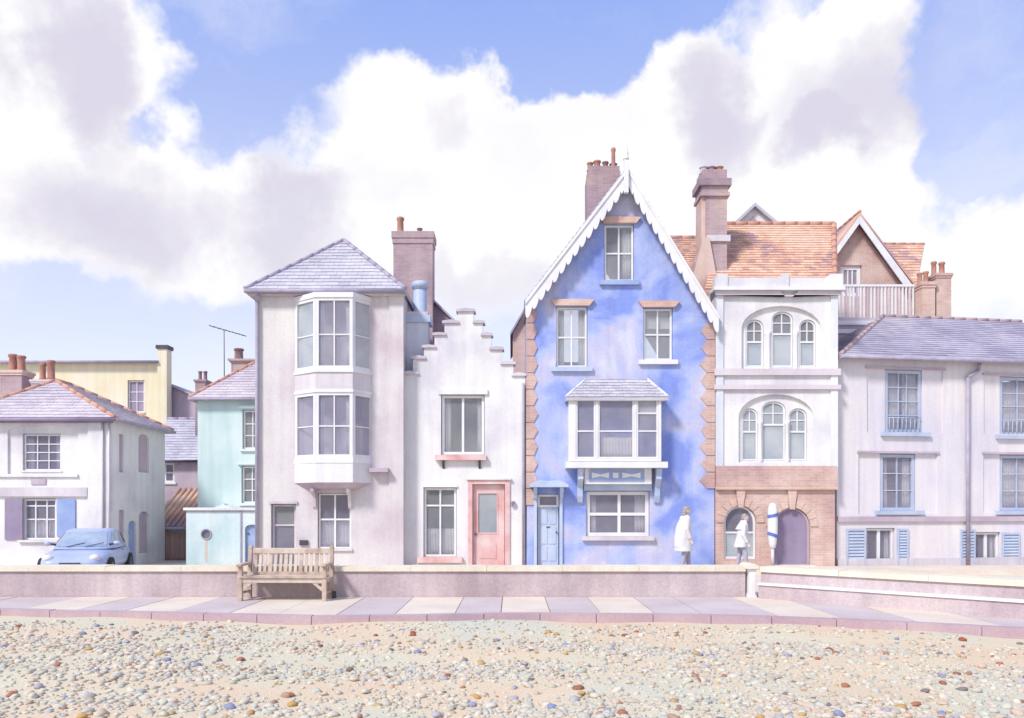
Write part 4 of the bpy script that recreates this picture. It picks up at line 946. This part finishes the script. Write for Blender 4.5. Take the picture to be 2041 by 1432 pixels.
for (a, b) in ((1427, 1448), (1556, 1569), (1652, 1675)): MB().box(f, f.x(a), f.x(b), -.14, .29, zp + .004, f.z(549)).build('parapet_pier', 'white', h)
# brick ground floor
rw = (f.x(1443), f.x(1508), .3, f.z(1042), f.z(1008)); rd = (f.x(1541), f.x(1615), .09, f.z(1050), f.z(1012))
mb = MB().prism(f, rect(xl, xr, 0, zb), [arch(*rw, 14), arch(*rd, 14)], 0, .3); mb.box(f, xl, xr, .05, .3, zb, zg); mb.build('brick_front', 'brickr', h)
MB().box(f, xl - .0, xr + .03, -.08, .049, zb + .003, zg + .01).build('fascia', 'brickr', h)
MB().box(f, xl - .02, xr + .05, -.11, -.003, zb - .09, zb).build('string_course', 'bricko', h)
for q_ in (rw, rd):
    n = 9; c_ = (q_[0] + q_[1]) / 2; a_ = (q_[1] - q_[0]) / 2; hh = q_[4] - q_[3]
    for i in range(n):
        if i == 4: continue
        t0 = math.pi * (i + .03) / n; t1 = math.pi * (i + .97) / n; o_ = .22
        MB().prism(f, [(c_ + (a_ + .004) * math.cos(t0), q_[3] + (hh + .004) * math.sin(t0)), (c_ + (a_ + o_) * math.cos(t0), q_[3] + (hh + o_) * math.sin(t0)), (c_ + (a_ + o_) * math.cos(t1), q_[3] + (hh + o_) * math.sin(t1)), (c_ + (a_ + .004) * math.cos(t1), q_[3] + (hh + .004) * math.sin(t1))], [], -.03, -.002).build('voussoir', 'bricko' if i % 2 else 'brickr', h)
    MB().prism(f, [(c_ - .07, q_[4] - .05), (c_ + .07, q_[4] - .05), (c_ + .13, zb - .094), (c_ - .13, zb - .094)], [], -.07, -.031).build('keystone', 'bricko', h)
arched_light(h, f, rw[0] + .01, rw[1] - .01, rw[2], rw[3], rw[4] - .01, f.z(1062), 'paint', 'pane', 'panel', .06, .08, cross=False)
dl = arch(rd[0] + .012, rd[1] - .012, .1, rd[3], rd[4] - .012, 12)
fd = MB().prism(f, dl, [arch(rd[0] + .06, rd[1] - .06, .15, rd[3], rd[4] - .06, 12)], .06, .16).build('door', 'niche', h)
MB().prism(f, arch(rd[0] + .061, rd[1] - .061, .151, rd[3], rd[4] - .061, 12), [], .1, .13).build('door_leaf', 'violet', fd)
MB().ell(f(rd[0] + .14, .085, 1.05), (.03, .03, .03)).build('handle', 'dark', fd)
MB().box(f, rd[0] - .05, rd[1] + .05, -.3, .0, .05, .13).build('door_step', 'coping', h)
# clay roof
fb = Fr(25.6); zr = fb.z(448); zr2 = fb.z(466)
Er = [f(xl - .25, .3, zp + .05), f(xr + .12, .3, zp + .05)]
R1 = fb(fb.x(1440), 0, zr); R2 = fb(fb.x(1662), 0, zr)
roof(h, [[Er[0], Er[1], R2, R1], [f(xr + .12, 7, zp), Er[1], R2], [f(xl - .25, 7, zp), f(xr + .12, 7, zp), R2, R1]], 'clay', .2, .15, hips=[(R1, R2), (Er[1], R2)], mh='ridge', shown=(0,), hr=.09, name='clay_tiles')
# lower clay roof to the left of the stack
fl_ = Fr(26.); roof(h, [[fl_(fl_.x(1310), -2.4, fl_.z(610)), fl_(fl_.x(1425), -2.4, fl_.z(610)), fl_(fl_.x(1425), 0, zr2), fl_(fl_.x(1335), 0, zr2)]], 'clay', .2, .15, hips=[(fl_(fl_.x(1335), 0, zr2), fl_(fl_.x(1430), 0, zr2))], mh='ridge', hr=.06, name='clay_tiles')
fc = Fr(23.6); cx0, cx1 = fc.x(1407), fc.x(1449)
ch = MB().prism(fc, [(fc.x(1384), fc.z(660)), (fc.x(1450), fc.z(660)), (fc.x(1449), fc.z(600)), (cx1, fc.z(470)), (cx1, fc.z(392)), (cx0, fc.z(392)), (cx0, fc.z(478)), (fc.x(1386), fc.z(520))], [], 0, .75).build('chimney', 'brick', h)
MB().box(fc, fc.x(1398), cx0 - .003, .03, .72, fc.z(520), fc.z(392)).build('sunlit_flank', 'peach', ch)  # peach strip paints the sunlit left face of the stack into its colour
MB().prism(fc, [(fc.x(1368), fc.z(600)), (fc.x(1436), fc.z(606)), (fc.x(1412), fc.z(476)), (fc.x(1400), fc.z(476))], [], -.12, -.003).build('stack_skirt', 'peach', ch)
for (p0, p1, g_, mm) in ((392, 385, .07, 'brick'), (385, 372, .03, 'brick'), (372, 358, .11, 'brickd'), (358, 338, .0, 'brick')):
    MB().box(fc, fc.x(1400) - g_, cx1 + g_, -g_, .75 + g_, fc.z(p0), fc.z(p1)).build('corbel', mm, ch)
for px, m_ in ((1408, 'lilac'), (1424, 'brickd'), (1440, 'terracotta')): pot(ch, fc(fc.x(px), .36, fc.z(338)), .22, .12, m_)
MB().box(fc, cx0 + .02, cx1 + .09, -.06, .81, fc.z(482), fc.z(470)).build('flashing', 'lilac', ch)
# barber's pole
g = root('barber_pole', (f.x(1540), 22.4, .09), 'white barber pole with blue bands between arched window and door', 'barber pole')
fp = Fr(22.38); px_ = fp.x(1540)
MB().lathe(fp(px_, 0, fp.z(1094)), [(.05, 0), (.075, .02), (.1, .12), (.135, .4), (.14, .75), (.13, 1.1), (.1, 1.23), (.06, 1.27), (.02, 1.29)], 16).build('pole', 'paint', g)
for pz, tl in ((1031, .03), (1070, -.05)):
    mb = MB(); n = 20; zz = fp.z(pz); vs = []
    for k_ in range(2):
        for i in range(n):
            t = 2 * math.pi * i / n; r_ = .146; vs.append(fp(px_ + r_ * math.cos(t), r_ * math.sin(t), zz + k_ * .09 + tl * math.cos(t)))
    mb.add(vs, [(i, (i + 1) % n, n + (i + 1) % n, n + i) for i in range(n)], True).build('band', 'lampblue', g)
MB().tube(fp(px_, 0, .09), fp(px_, 0, fp.z(1094)), .045, None, 10).build('post', 'lilac', g)
MB().box(fp, px_ - .03, px_ + .03, .1, .222, fp.z(1045), fp.z(1040)).build('wall_bracket', 'dark', g)

# ------------------------------------------------------------------ houses behind the shop
f = Fr(29.5); h = root('white_dormer_house', (f.x(1500), 31, 0), 'small white gable peeping over the orange shop roof', 'house')
MB().prism(f, [(f.x(1462), 0), (f.x(1545), 0), (f.x(1545), f.z(446)), (f.x(1503), f.z(412)), (f.x(1462), f.z(446))], [], 0, 3).build('wall', 'white', h)
mb = MB()
for a, b in (((1455, 452), (1502, 408)), ((1552, 450), (1502, 408))): slab(mb, [f(f.x(a[0]), -.2, f.z(a[1])), f(f.x(b[0]), -.2, f.z(b[1])), f(f.x(b[0]), 3, f.z(b[1])), f(f.x(a[0]), 3, f.z(a[1]))], .13)
mb.build('roof', 'slated', h)
MB().prism(f, [(f.x(1488), f.z(450)), (f.x(1514), f.z(450)), (f.x(1501), f.z(432))], [], -.04, -.003).build('gable_vent', 'brick', h)
f = Fr(29.0); h = root('red_gabled_house', (f.x(1750), 31, 0), 'red brick house with white gable boards and railed roof balcony', 'house')
r = f.R(1676, 530, 1717, 590)
mb = MB().prism(f, [(f.x(1640), 0), (f.x(1860), 0), (f.x(1860), f.z(572)), (f.x(1800), f.z(572)), (f.x(1703), f.z(440)), (f.x(1640), f.z(525))], [rect(*grow(r, GAP))], 0, .3); mb.box(f, f.x(1640), f.x(1860), 3.5, 3.8, 0, f.z(580)); mb.build('wall', 'brickr', h)
window(h, f, r, 3, 1, .13, .04, .08, 'paint', 'pane')
zA = f.z(430)
roof(h, [[f(f.x(1632), -.35, f.z(530)), f(f.x(1706), -.35, zA), f(f.x(1706), 4, zA), f(f.x(1632), 4, f.z(530))], [f(f.x(1815), -.35, f.z(572)), f(f.x(1706), -.35, zA), f(f.x(1706), 4, zA), f(f.x(1815), 4, f.z(572))]], 'clay', .2, .15, shown=(), hips=[(f(f.x(1706), -.35, zA), f(f.x(1706), 4, zA))], mh='ridge')
d = .34
MB().prism(f, [(f.x(1636), f.z(530)), (f.x(1705), f.z(434)), (f.x(1705), f.z(434) - d), (f.x(1636), f.z(530) - d)], [], -.34, -.29).build('bargeboard', 'paint', h)
MB().prism(f, [(f.x(1809), f.z(573)), (f.x(1705.2), f.z(434)), (f.x(1705.2), f.z(434) - d), (f.x(1792), f.z(573))], [], -.34, -.29).build('bargeboard', 'paint', h)
roof(h, [[f(f.x(1730), 1.4, f.z(590)), f(f.x(1858), 1.4, f.z(590)), Fr(32.5)(Fr(32.5).x(1842), 0, Fr(32.5).z(488)), Fr(32.5)(Fr(32.5).x(1725), 0, Fr(32.5).z(487))]], 'clay', .22, .17, hips=[(Fr(32.5)(Fr(32.5).x(1842), 0, Fr(32.5).z(488)), Fr(32.5)(Fr(32.5).x(1725), 0, Fr(32.5).z(487)))], mh='ridge', name='clay_tiles')
fbal = Fr(27.6); x0, x1 = fbal.x(1664), fbal.x(1838); zt, zb_ = fbal.z(567), fbal.z(633)
MB().box(fbal, x0, x1, 0, 1.7, zb_ - .12, zb_).build('balcony_floor', 'lilac', h)
MB().box(fbal, x0 + .02, x1 - .02, .04, 1.65, 3, zb_ - .123).build('balcony_base', 'niche', h)
for p0, p1 in ((633, 641), (650, 658)): MB().box(fbal, x0 - .02, x1, -.05, .036, fbal.z(p1) - .125, fbal.z(p0) - .125).build('balcony_mould', 'paint', h)
MB().box(fbal, x0, x1, 0, .1, zt - .08, zt).build('handrail', 'paint', h)
n = 25
for i in range(n):
    x = x0 + .05 + (x1 - x0 - .1) * i / (n - 1); MB().box(fbal, x - .028, x + .028, .02, .075, zb_, zt - .082).build('baluster', 'paint' if i % 3 else 'lilac', h)
fc = Fr(27.2)
ch = chimney(h, fc, fc.x(1838), fc.x(1864), 0, .7, 5, fc.z(562), 'bricko', .2, .05, None, [(fc.x(1844), .4, .09, 'terracotta'), (fc.x(1856), .45, .09, 'terracotta')])
fc2 = Fr(27.3)
ch = chimney(h, fc2, fc2.x(1866.5), fc2.x(1896), .0, .7, 5, fc2.z(545), 'brickr', .16, .05, None, [(fc2.x(1872), .5, .09, 'terracotta'), (fc2.x(1888), .48, .1, 'terracotta')])

# ------------------------------------------------------------------ the mauve terrace, far right
TA = Fr(22.85)(Fr(22.85).x(1668), 0, 0); TB = Fr(23.75)(Fr(23.75).x(2041), 0, 0)
tu = (TB - TA).normalized(); f = Fr(o=TA, u=tu, n=(-tu.y, tu.x, 0))
h = root('mauve_terrace', f(4, 2, 0), 'pale mauve terrace house with blue windows and grey hipped roof', 'house')
xe_ = f.x(2190); ze = f.z(713, 1700)
def Q(a, b, c_, d): return f.R(a, b, c_, d)
U1, U2, G1 = Q(1767, 738, 1839, 862), Q(1757, 906, 1826, 1018), Q(1727, 1054, 1783, 1139)
V1, V2, H1 = Q(1996, 752, 2068, 868), Q(1996, 908, 2066, 1018), Q(1945, 1062, 1993, 1141)
panels = [Q(1728, 737, 1880, 863), Q(1711, 904, 1868, 1024), Q(1961, 750, 2110, 866), Q(1960, 906, 2105, 1022)]
mb = MB().prism(f, rect(0, xe_, 0, ze), [rect(*p) for p in panels] + [rect(*grow(r, GAP)) for r in (G1, H1)], 0, .05)
mb.prism(f, rect(0, xe_, 0, ze), [rect(*grow(r, GAP)) for r in (U1, U2, V1, V2, G1, H1)], .051, .3); shell(mb, f, 0, xe_, ze, 6); mb.build('wall', 'terrace', h)
for r, ro_, co_ in ((U1, [.25, .5, .75], [.36, .62]), (V1, [.25, .5, .75], 2), (U2, [.34, .68], 2), (V2, [.34, .68], 2)):
    w_ = window(h, f, r, co_, ro_, .09, .03, .075, 'frameb', 'pane', sill=(.2, .12, .1, 'frameb'), curtain=([('sides', .37)] if r is U1 else ([('sides', .2)] if r is U2 else [('net', .98)])))
    if r in (U1, V1):
        for i in range(8):
            x = r[0] + .1 + (r[1] - r[0] - .2) * i / 7; MB().tube(f(x, .02, r[2] + .0), f(x, .02, r[2] + .42), .012, None, 6).build('guard_bar', 'frameb', w_)
        MB().tube(f(r[0] + .06, .02, r[2] + .42), f(r[1] - .06, .02, r[2] + .42), .016, None, 6).build('guard_rail', 'frameb', w_)
for p in panels: MB().box(f, p[0] - .05, p[1] + .05, -.05, -.003, p[3] + .003, p[3] + .06).build('label_mould', 'niche', h)
for r in (G1, H1):
    window(h, f, r, [.5], 1, .06, .09, .08, 'paint', 'pane', sill=(.05, .06, .05, 'terrace'), curtain=[('sides', .15)])
sh_ = [Q(1686, 1054, 1724, 1139), Q(1787, 1054, 1809, 1132), Q(1913, 1056, 1942, 1139), Q(1996, 1062, 2031, 1142)]
for r in sh_:
    so = MB().prism(f, rect(*r), [rect(r[0] + .05, r[1] - .05, r[2] + .06, r[3] - .06)], -.055, -.003).build('shutter', 'frameb', h)
    k_ = 12
    for i in range(k_):
        z = r[2] + .07 + (r[3] - r[2] - .14) * (i + .5) / k_
        pts = [f(r[0] + .048, -.045, z - .035), f(r[1] - .048, -.045, z - .035), f(r[1] - .048, -.012, z + .035), f(r[0] + .048, -.012, z + .035)]
        pts += [p + f.n * .008 for p in pts]
        MB().add(pts, [(0, 1, 2, 3), (7, 6, 5, 4), (0, 4, 5, 1), (1, 5, 6, 2), (2, 6, 7, 3), (3, 7, 4, 0)]).build('slat', 'paleb', so)
MB().box(f, 0, xe_, -.07, -.003, f.z(1040, 1800), f.z(1030, 1800)).build('string_course', 'niche', h)
MB().box(f, 0, xe_, -.05, -.003, 0, .28).build('plinth', 'lilac', h)
xd = f.x(1925)
dp = [f(f.x(1946), -.14, ze - .06), f(f.x(1946), -.1, ze - .28), f(xd, -.09, ze - .5), f(xd, -.09, 0)]
for a, b in zip(dp[:-1], dp[1:]): MB().tube(a, b, .05, None, 10).build('downpipe', 'mauvepipe', h)
ov = .25; E = [f(-.05, -ov, ze), f(xe_, -ov, ze), f(xe_, 6, ze), f(-.05, 6, ze)]
ra, rz_ = f.P(1760, 632, 3.0); A = f(ra, 3.0, rz_); B = f(xe_, 3.0, A.z)
roof(h, [[E[0], E[1], B, A], [E[3], E[0], A], [E[2], E[3], A, B]], 'slated', .28, .19, hips=[(E[0], A), (A, B)], mh='brick', shown=(0, 1), hr=.075)
gutter(h, E[0] + Vector((0, -.05, -.04)), E[1] + Vector((0, -.05, -.04)), 'mauvepipe', .06)

# ------------------------------------------------------------------ the teak bench on the promenade
def make_bench():
    b = root('park_bench', (-4.32, 15.27, .004), 'weathered teak bench with slatted back, standing against the sea wall', 'bench')
    b.rotation_euler.z = math.radians(-1.5)
    O = (0, 0, 0)
    def bb(name, m, x0, x1, y0, y1, z0, z1, par=b): return MB().box(W, x0, x1, y0, y1, z0, z1).build(name, m, par, org=O)
    w = .80
    for s in (-1, 1):
        bb('front_leg', 'wood', s * w - .04, s * w + .04, -.30, -.22, 0, .645)
        # rear post: raked back above the seat
        pts = [(.20, 0), (.275, 0), (.275, .40), (.335, .98), (.325, 1.01), (.29, 1.02), (.265, .98), (.20, .42)]
        fs = Fr(o=(s * w - .035, 0, 0), u=(0, 1, 0), n=(1, 0, 0)); MB().prism(fs, pts, [], 0, .07).build('rear_post', 'wood', b, org=O)
        arm = MB().prism(fs, [(-.36, .648), (-.37, .668), (-.33, .69), (-.1, .70), (.2, .70), (.262, .70), (.248, .65), (-.2, .65)], [], -.012, .082).build('armrest', 'wood', b, org=O)
        bb('side_rail', 'wood', s * w - .026, s * w + .026, -.22, .20, .34, .42)
        bb('stretcher', 'wood', s * w - .02, s * w + .02, -.22, .20, .12, .165)
        fs2 = Fr(o=(s * (w - .04), -.275, 0), u=(-s, 0, 0), n=(0, 1, 0))
        MB().prism(fs2, [(0, .19), (.03, .19), (.2, .338), (0, .338)], [[(.01, .26), (.07, .29), (.09, .325), (.01, .325)]], 0, .035).build('knee_brace', 'woodp', b, org=O)
    bb('apron', 'woodp', -w + .04, w - .04, -.285, -.245, .34, .43)
    bb('rear_rail', 'wood', -w + .035, w - .035, .205, .26, .44, .51)
    for i in range(5):
        y = -.32 + i * .108; bb('seat_slat', 'woodp' if i % 2 else 'wood', -w - .02 if i == 0 else -w + .045, w + .02 if i == 0 else w - .045, y, y + .09, .432 + (.004 if i else .0), .462 - i * .003)
    fr = Fr(o=(0, .296, .90), u=(1, 0, 0), n=(0, 1, 0))
    MB().prism(Fr(o=(-w + .035, 0, 0), u=(0, 1, 0), n=(1, 0, 0)), [(.272, .86), (.325, .86), (.335, .955), (.30, .965), (.282, .95)], [], 0, 2 * w - .07).build('top_rail', 'wood', b, org=O)
    n = 15
    for i in range(n):
        x = -w + .1 + (2 * w - .2) * i / (n - 1) + rnd.uniform(-.006, .006); ww = .028 if i % 3 else .036
        p = [(x - ww, .222, .505), (x + ww, .222, .505), (x + ww, .292, .865), (x - ww, .292, .865)]
        p += [(a, y + .02, z) for a, y, z in p]
        MB().add(p, [(0, 1, 2, 3), (7, 6, 5, 4), (0, 4, 5, 1), (1, 5, 6, 2), (2, 6, 7, 3), (3, 7, 4, 0)]).build('back_slat', ('wood', 'woodp', 'woodp')[i % 3], b, org=O)
    MB().box(W, w + .03, w + .09, .17, .27, 0, .13).build('ground_anchor', 'steel', b, org=O)
    return b
make_bench()

# ------------------------------------------------------------------ small car
def make_car():
    r = root('small_car', (-10.75, 20.2, 0.004), 'small pale blue rounded car parked before the corner cottage', 'car')
    nose = Vector((.25, -.97, 0)); r.rotation_euler.z = math.atan2(nose.y, nose.x)
    O = (0, 0, 0)
    st = [(-1.66, .50, .34, .62), (-1.60, .66, .24, .74), (-1.35, .75, .18, .80), (-.8, .78, .17, .815), (0, .785, .17, .80), (.65, .78, .17, .765), (1.1, .755, .17, .71), (1.42, .70, .19, .63), (1.58, .58, .25, .53), (1.63, .46, .32, .46)]
    vs = []; n = 14
    for x, hw, zb, zt in st:
        zm = (zb + zt) / 2; hz = (zt - zb) / 2
        for i in range(n):
            t = 2 * math.pi * i / n; c, s = math.cos(t), math.sin(t)
            vs.append((x, hw * math.copysign(abs(c) ** .45, c), zm + hz * math.copysign(abs(s) ** .55, s)))
    fs = [(k * n + i, k * n + (i + 1) % n, (k + 1) * n + (i + 1) % n, (k + 1) * n + i) for k in range(len(st) - 1) for i in range(n)]
    fs += [tuple(range(n)), tuple((len(st) - 1) * n + i for i in reversed(range(n)))]
    mb = MB(); mb.add(vs, fs, True); body = mb.build('body', 'carblue', r, org=O)
    md = body.modifiers.new('smooth', 'SUBSURF'); md.levels = 2; md.render_levels = 2
    # cabin
    rings = [(.74, -1.42, .86, .72), (.84, -1.36, .66, .70), (1.14, -1.06, .08, .575), (1.19, -.92, -.06, .53), (1.215, -.70, -.24, .42)]
    def ring(z, xa, xb, hw):
        m_ = 20; out = []
        for i in range(m_):
            t = 2 * math.pi * i / m_; c, s = math.cos(t), math.sin(t)
            out.append(((xa + xb) / 2 + (xb - xa) / 2 * math.copysign(abs(c) ** .5, c), hw * math.copysign(abs(s) ** .5, s), z))
        return out
    R = [ring(*q) for q in rings]; m_ = 20; vs = [p for q in R for p in q]
    fs = [(k * m_ + i, k * m_ + (i + 1) % m_, (k + 1) * m_ + (i + 1) % m_, (k + 1) * m_ + i) for k in range(len(R) - 1) for i in range(m_)] + [tuple((len(R) - 1) * m_ + i for i in range(m_))]
    mb = MB(); mb.add(vs, fs, True); cab = mb.build('cabin', 'carblue', r, org=O)
    def surf(t, z):                                             # point of the cabin at ring angle t and height z, a few mm proud
        for a, b in zip(rings[:-1], rings[1:]):
            if a[0] <= z <= b[0]:
                f_ = (z - a[0]) / (b[0] - a[0]); q = [a[i] + (b[i] - a[i]) * f_ for i in range(4)]; break
        c, s = math.cos(t), math.sin(t); g = .008
        return ((q[1] + q[2]) / 2 + ((q[2] - q[1]) / 2 + g) * math.copysign(abs(c) ** .5, c), (q[3] + g) * math.copysign(abs(s) ** .5, s), z + .002)
    def glass(name, t0, t1, z0, z1):
        nu, nv = 14, 6; vs = [surf(t0 + (t1 - t0) * i / nu, z0 + (z1 - z0) * j / nv) for j in range(nv + 1) for i in range(nu + 1)]
        fs = [(j * (nu + 1) + i, j * (nu + 1) + i + 1, (j + 1) * (nu + 1) + i + 1, (j + 1) * (nu + 1) + i) for j in range(nv) for i in range(nu)]
        mb = MB(); mb.add(vs, fs, True); return mb.build(name, 'carglass', r, org=O)
    glass('windscreen', -.66, .66, .80, 1.135)
    glass('rear_window', math.pi - .62, math.pi + .62, .88, 1.13)
    for s in (-1, 1):
        glass('side_window', s * .93, s * 1.62, .85, 1.13); glass('side_window', s * 1.72, s * 2.3, .85, 1.12)
        MB().ell((.50, s * .775, .87), (.05, .085, .055)).build('mirror', 'carblue', r, org=O)
        MB().tube((.50, s * .60, .84), (.50, s * .76, .865), .025).build('mirror_arm', 'steel', r, org=O)
        MB().ell((1.47, s * .50, .56), (.10, .12, .085)).build('headlight', 'paint', r, org=O)
        MB().ell((-1.58, s * .55, .62), (.05, .08, .10)).build('tail_light', 'coral', r, org=O)
        MB().box(W, -.12, .0, s * .775, s * .80, .68, .70).build('door_handle', 'steel', r, org=O)
        for x in (-1.05, 1.02):
            t = MB().tube((x, s * .62, .275), (x, s * .79, .275), .275, None, 24).build('wheel', 'rubber', r, org=O)
            MB().tube((x, s * .788, .275), (x, s * .797, .275), .17, None, 20).build('rim', 'steel', t, org=O)
    MB().box(W, 1.55, 1.66, -.5, .5, .27, .37).build('bumper', 'steel', r, org=O)
    for y in (-.3, .12): MB().tube((.80, y, .80), (.60, y + .38, .885), .008, None, 6).build('wiper', 'dark', r, org=O)
    for a in (0,): MB().box(W, 1.60, 1.655, -.22, .22, .40, .46).build('grille', 'dark', r, org=O)
    return r
make_car()

# ------------------------------------------------------------------ two people walking past the houses
def remesh(o, vox=.013, it=6):
    md = o.modifiers.new('skin', 'REMESH'); md.mode = 'VOXEL'; md.voxel_size = vox; md.use_smooth_shade = True
    ms = o.modifiers.new('soften', 'SMOOTH'); ms.iterations = it; ms.factor = .5
    return o
def hand(mb, w, d, side, r=.0085):
    """palm, four fingers and a thumb hanging from wrist w along d, lightly curled"""
    w = Vector(w); d = Vector(d).normalized(); fwd = Vector((1, 0, 0)); fwd = (fwd - d * fwd.dot(d)).normalized(); inn = d.cross(fwd) * side
    pc_ = w + d * .05
    for k in (-1.2, -.4, .4, 1.2): mb.cap(w + d * .015 + fwd * .013 * k, w + d * .085 + fwd * .017 * k, .015, .012)
    for k, ln in ((1.5, .065), (.5, .075), (-.5, .07), (-1.5, .055)):
        a = w + d * .085 + fwd * .015 * k; b = a + d * ln * .55 + inn * .008; c = b + d * ln * .4 + inn * .025
        mb.cap(a, b, r, r * .95); mb.cap(b, c, r * .95, r * .8)
    a = w + d * .03 + fwd * .025; b = a + d * .03 + fwd * .022 + inn * .01; c = b + d * .03 + fwd * .006 + inn * .012
    mb.cap(a, b, r * 1.15, r); mb.cap(b, c, r, r * .85)
def loft(mb, rings, n=22):
    vs = []; fs = []
    for (x, y, z, rx, ry) in rings:
        for i in range(n):
            t = 2 * math.pi * i / n; vs.append((x + rx * math.cos(t), y + ry * math.sin(t), z))
    for k in range(len(rings) - 1):
        for i in range(n): j = (i + 1) % n; fs.append((k * n + i, k * n + j, (k + 1) * n + j, (k + 1) * n + i))
    fs += [tuple(reversed(range(n))), tuple((len(rings) - 1) * n + i for i in range(n))]
    return mb.add(vs, fs, True)
def person(loc, H, rotz, label, lean, step, coat_rings, arms, hair, mcoat, mtrous, extra=None):
    p = root('person', loc, label, 'person', None); p.rotation_euler.z = rotz; s = H / 1.70; p.scale = (s, s, s)
    O = (0, 0, 0); L = lambda z: lean * max(0, z - .9)            # forward lean above the hips
    mb = MB()
    mb.ell((0, 0, .96), (.115, .155, .13)); mb.ell((L(1.15), 0, 1.14), (.105, .14, .18)); mb.ell((L(1.3), 0, 1.31), (.115, .18, .15))
    mb.cap((L(1.38), 0, 1.38), (L(1.5) + .015, 0, 1.5), .062, .052)
    hx = L(1.6) + .035
    mb.ell((hx, 0, 1.60), (.098, .076, .112)); mb.ell((hx + .03, 0, 1.555), (.062, .056, .062)); mb.ell((hx + .098, 0, 1.59), (.02, .013, .024)); mb.cap((hx + .085, 0, 1.625), (hx + .106, 0, 1.595), .012, .012)
    mb.ell((hx + .086, 0, 1.545), (.016, .022, .008)); mb.ell((hx + .07, 0, 1.512), (.022, .022, .016))
    for sd_ in (-1, 1):
        mb.ell((hx - .005, sd_ * .078, 1.592), (.02, .012, .03))
        hip = Vector((0, sd_ * .085, .92)); st_ = step * sd_
        kn = Vector((st_ * .55 + .03, sd_ * .085, .50)); an = Vector((st_, sd_ * .08, .10))
        mb.cap(hip, kn, .085, .058); mb.cap(kn, an, .057, .036); mb.cap(an, an + Vector((.13, sd_ * .012, -.055)), .036, .03)
        sh_, el, wr = [Vector(q) for q in arms[0 if sd_ < 0 else 1]]
        mb.cap(sh_, el, .052, .042); mb.cap(el, wr, .04, .027); hand(mb, wr, wr - el, -sd_)
    body = remesh(mb.build('body', 'skin', p, org=O, fix=False), .009, 3)
    for sd_ in (-1, 1): MB().ell((hx + .083, sd_ * .032, 1.606), (.009, .011, .008), None, 10, 8).build('eye', 'dark', body, org=O)
    mb = MB()
    for sd_ in (-1, 1):
        st_ = step * sd_; mb.cap((0, sd_ * .085, .92), (st_ * .55 + .03, sd_ * .085, .5), .105, .078); mb.cap((st_ * .55 + .03, sd_ * .085, .5), (st_, sd_ * .08, .13), .078, .062)
    mb.ell((0, 0, .95), (.13, .17, .12)); remesh(mb.build('trousers', mtrous, p, org=O, fix=False), .013, 4)
    for sd_ in (-1, 1):
        st_ = step * sd_; mb = MB(); mb.ell((st_ - .01, sd_ * .08, .055), (.055, .045, .055)); mb.ell((st_ + .09, sd_ * .09, .038), (.10, .048, .038)); mb.box(W, st_ - .05, st_ + .15, sd_ * .085 - .035, sd_ * .085 + .035, 0.0, .02)
        remesh(mb.build('shoe', 'shoe', p, org=O, fix=False), .010, 3)
    mb = MB(); loft(mb, [(x + L(z), y, z, rx, ry) for (x, y, z, rx, ry) in coat_rings])
    for a in arms:
        sh_, el, wr = [Vector(q) for q in a]; mb.cap(sh_, el, .078, .066); mb.cap(el, el.lerp(wr, .93), .066, .052)
    if extra: extra(mb, L)
    remesh(mb.build('coat', mcoat, p, org=O, fix=False), .013, 4)
    mb = MB(); hair(mb, hx); remesh(mb.build('hair', 'hairp', p, org=O, fix=False), .010, 3)
    return p
def hair_bob(mb, hx):
    mb.ell((hx - .022, 0, 1.632), (.098, .088, .098)); mb.ell((hx - .062, 0, 1.56), (.07, .088, .10)); mb.ell((hx - .085, 0, 1.49), (.05, .08, .07))
def hair_short(mb, hx):
    mb.ell((hx - .020, 0, 1.635), (.096, .086, .094)); mb.ell((hx - .06, 0, 1.58), (.058, .078, .07))
coat1 = [(-.06, 0, .50, .25, .27), (-.055, 0, .62, .24, .26), (-.03, 0, .85, .20, .235), (-.01, 0, 1.05, .165, .215), (0, 0, 1.22, .155, .22), (0, 0, 1.36, .14, .215), (.0, 0, 1.43, .10, .14), (.01, 0, 1.475, .075, .085)]
arms1 = [((-.01, -.2, 1.385), (-.06, -.27, 1.10), (.03, -.27, .86)), ((-.01, .2, 1.385), (-.03, .27, 1.1), (.09, .25, .87))]
def cape(mb, L):
    loft(mb, [(-.09 + L(.6), 0, .62, .22, .25), (-.10 + L(.9), 0, .9, .20, .25), (-.07 + L(1.2), 0, 1.2, .17, .24), (-.02 + L(1.4), 0, 1.4, .12, .2)])
D1 = 21.35; X1 = (1366 - CX) / FPX * D1
person((X1, D1, .094), 1.68, math.radians(8), 'person in long white cape coat walking past the blue house', .02, .12, coat1, arms1, hair_bob, 'cloth', 'clothb', cape)
coat2 = [(-.03, 0, .70, .21, .25), (-.02, 0, .80, .20, .24), (0, 0, 1.0, .17, .215), (0, 0, 1.2, .16, .215), (0, 0, 1.36, .145, .215), (.0, 0, 1.43, .115, .16), (.01, 0, 1.50, .092, .10)]
arms2 = [((.05, -.2, 1.36), (.02, -.26, 1.08), (.14, -.24, .86)), ((.05, .2, 1.36), (.10, .26, 1.1), (.20, .22, .88))]
def collar(mb, L):
    loft(mb, [(-.03 + L(1.25), 0, 1.24, .2, .25), (-.01 + L(1.36), 0, 1.36, .16, .22), (L(1.46), 0, 1.46, .11, .13), (L(1.52) + .01, 0, 1.52, .10, .105)])
D2 = 21.2; X2 = (1478 - CX) / FPX * D2
person((X2, D2, .094), 1.48, math.radians(-10), 'shorter person in white hip-length jacket passing the arched shop window', .10, -.13, coat2, arms2, hair_short, 'cloth', 'clothb', collar)
